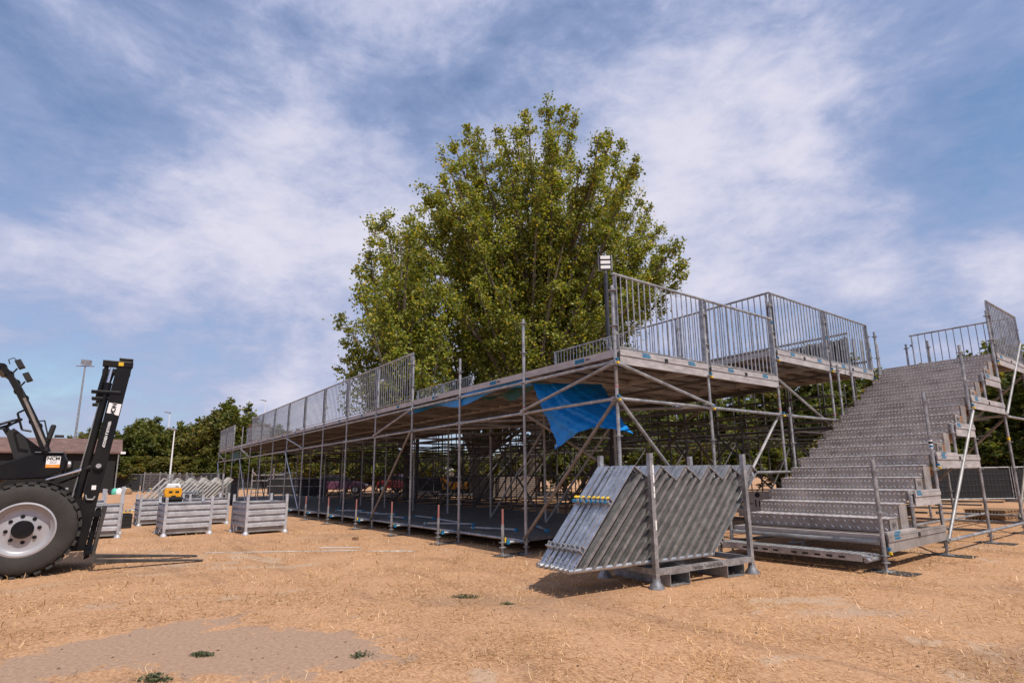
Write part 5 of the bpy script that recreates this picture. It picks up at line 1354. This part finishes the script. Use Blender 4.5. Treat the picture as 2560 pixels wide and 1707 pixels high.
# bushy trees along the edge of the field: three grown once and then copied
def bushy(seed, H, Wd, mt, nl=40, leaf=.2, nclump=10):
    r = random.Random(seed); tips = []
    for k in range(int(46)):
        a = r.uniform(0, 6.283); f = r.random() ** .7; z = H * (.18 + .82 * (r.random() ** .8))
        w = Wd * math.sin(math.pi * min(1, (.12 + .80 * (z / H))) ) ** .7
        tips.append((w * f * math.cos(a), w * f * math.sin(a), z + r.uniform(-.2, .3)))
    return tree_mesh((0, 0, 0), H * .30, tips, .14, nclump, nl, leaf, Wd * .34, r, first=.3, twig=False)
protos = []
for (seed, H, Wd, mt, nl, leaf, nc) in ((3, 8.0, 2.6, LEAFD, 46, .20, 16), (4, 7.2, 2.9, LEAFO, 46, .20, 16), (5, 8.6, 2.2, LEAFD, 42, .19, 15)):
    wd, C = bushy(seed, H, Wd, mt, nl, leaf, nc)
    t = thing('field_tree', 'x', 'tree'); wd.build('trunk', None, t)
    V, F = leaf_quads(C, nrg.uniform(leaf * .7, leaf * 1.3, len(C)), upb=.1); quads('crown', V, F, mt, t)
    protos.append([t, False])
def field_tree(k, x, y, s, sz, rz, label, group):
    p = protos[k]
    o = p[0] if not p[1] else copy_tree(p[0]); p[1] = True
    o.location = (x, y, 0); o.scale = (s, s, sz); o.rotation_euler = (0, 0, rz); o['label'] = label; o['group'] = group; o['category'] = 'tree'
r = random.Random(9)
# hedge of trees behind the right half
row = [(1360, 36, .78, .66), (1460, 33, .82, .66), (1560, 35, .85, .70), (1660, 32, .80, .64), (1755, 34, .85, .68), (1850, 32, .85, .70), (1945, 34, .9, .80), (2040, 32, .92, .86), (2130, 34, .9, .84), (2230, 32, .9, .80), (2330, 34, .95, .84), (2430, 32, .95, .78), (2530, 34, 1.0, .80), (2640, 31, 1.0, .78), (2760, 32, 1, .8),
       (1410, 41, .9, .8), (1620, 41, .9, .8), (1800, 41, .9, .8), (1990, 41, .95, .92), (2180, 41, .95, .9), (2380, 41, .95, .86), (2580, 41, 1, .88)]
places = ['under the raised deck', 'behind the platform corner', 'behind the staircase', 'at the right edge']
for i, (px_, D, s, sz) in enumerate(row):
    p = at(px_, 1180, D)
    side_ = 'back row' if D > 40 else 'front row'
    field_tree(r.choice((0, 1, 0, 2)), p.x, p.y, s, sz, r.uniform(0, 6.28), 'bushy %s tree of the right hand tree belt, number %s from its left end' % (side_, OR[i % 15 if D < 40 else i - 15]), 'tree belt behind the staircase')
# undergrowth of the belt
for i, px_ in enumerate(range(1420, 2760, 110)):
    p = at(px_ + r.uniform(-20, 20), 1180, 28.5 + r.uniform(-.5, 1.2))
    if i > 6: p = at(px_, 1180, 30.0)
    field_tree(r.choice((0, 1)), p.x, p.y, .62, .36, r.uniform(0, 6.28), 'low bush at the foot of the right tree belt, %s from its left end' % OR[i], 'low bushes before the tree belt')
# trees beyond the far fence at left
rowl = [(288, 88, 1.2, 1.10), (330, 90, 1.3, 1.25), (365, 86, 1.4, 1.36), (405, 92, 1.3, 1.26), (440, 90, 1.35, 1.22), (478, 88, 1.5, 1.38), (520, 84, 1.6, 1.55), (565, 84, 1.7, 1.75), (605, 86, 1.6, 1.60), (650, 90, 1.5, 1.42), (700, 88, 1.5, 1.3), (760, 86, 1.5, 1.25), (820, 84, 1.5, 1.2), (890, 82, 1.5, 1.2), (960, 80, 1.5, 1.15)]
for i, (px_, D, s, sz) in enumerate(rowl):
    p = at(px_, 1190, D)
    sz *= .84
    field_tree((0, 2, 0, 1, 2, 0, 1, 0, 1, 1, 0, 1, 0, 1, 0)[i], p.x, p.y, s, sz, r.uniform(0, 6.28), 'leafy tree beyond the far fence, %s from the barn' % OR[i], 'trees beyond the far fence')
for i, px_ in enumerate(range(290, 1300, 55)):
    p = at(px_, 1190, 81 + r.uniform(-1, 2)); lab = 'low bush along the far fence, %s from the barn' % (OR[i] if i < 16 else ('seventeenth', 'eighteenth', 'nineteenth', 'twentieth')[i - 16])
    field_tree(r.choice((0, 1)), p.x, p.y, 1.15, .55, r.uniform(0, 6.28), lab, 'low bushes along the far fence')
for i, (px_, D, s) in enumerate(((150, 120, 1.1), (196, 118, 1.25), (236, 121, 1.3))):
    p = at(px_, 1190, D); field_tree(i, p.x, p.y, s, s * .98, 1.0 * i, ('left', 'middle', 'right')[i] + ' tree top showing over the barn roof', 'trees behind the barn')
for i, px_ in enumerate(range(800, 1420, 68)):
    p = at(px_, 1190, 52 + r.uniform(-2, 2)); field_tree(r.choice((0, 1)), p.x, p.y, .95, .42 + .1 * r.random(), r.uniform(0, 6.28), 'low bush beyond the yard under the platform, %s from the left' % OR[i], 'low bushes beyond the yard')
# a far wood closes the horizon
Cw = []
for k in range(420):
    a = R(15) + R(150) * nrg.random(); D = 150 + 40 * nrg.random()
    c = Vector((CAM.x + D * math.cos(a), CAM.y + D * math.sin(a), 0)); h_ = 5 + 5 * nrg.random()
    q = nrg.normal(size=(46, 3)) * np.array([2.2, 2.2, h_ * .35]); q[:, 2] = np.abs(q[:, 2]) + .3
    Cw.append(q + np.array(c)[None])
Cw = np.concatenate(Cw); V, F = leaf_quads(Cw, nrg.uniform(1.0, 1.9, len(Cw)), upb=.1)
tag(quads('far_wood', V, F, LEAFD), 'distant dark wood closing the horizon beyond the field', 'wood', kind='stuff')
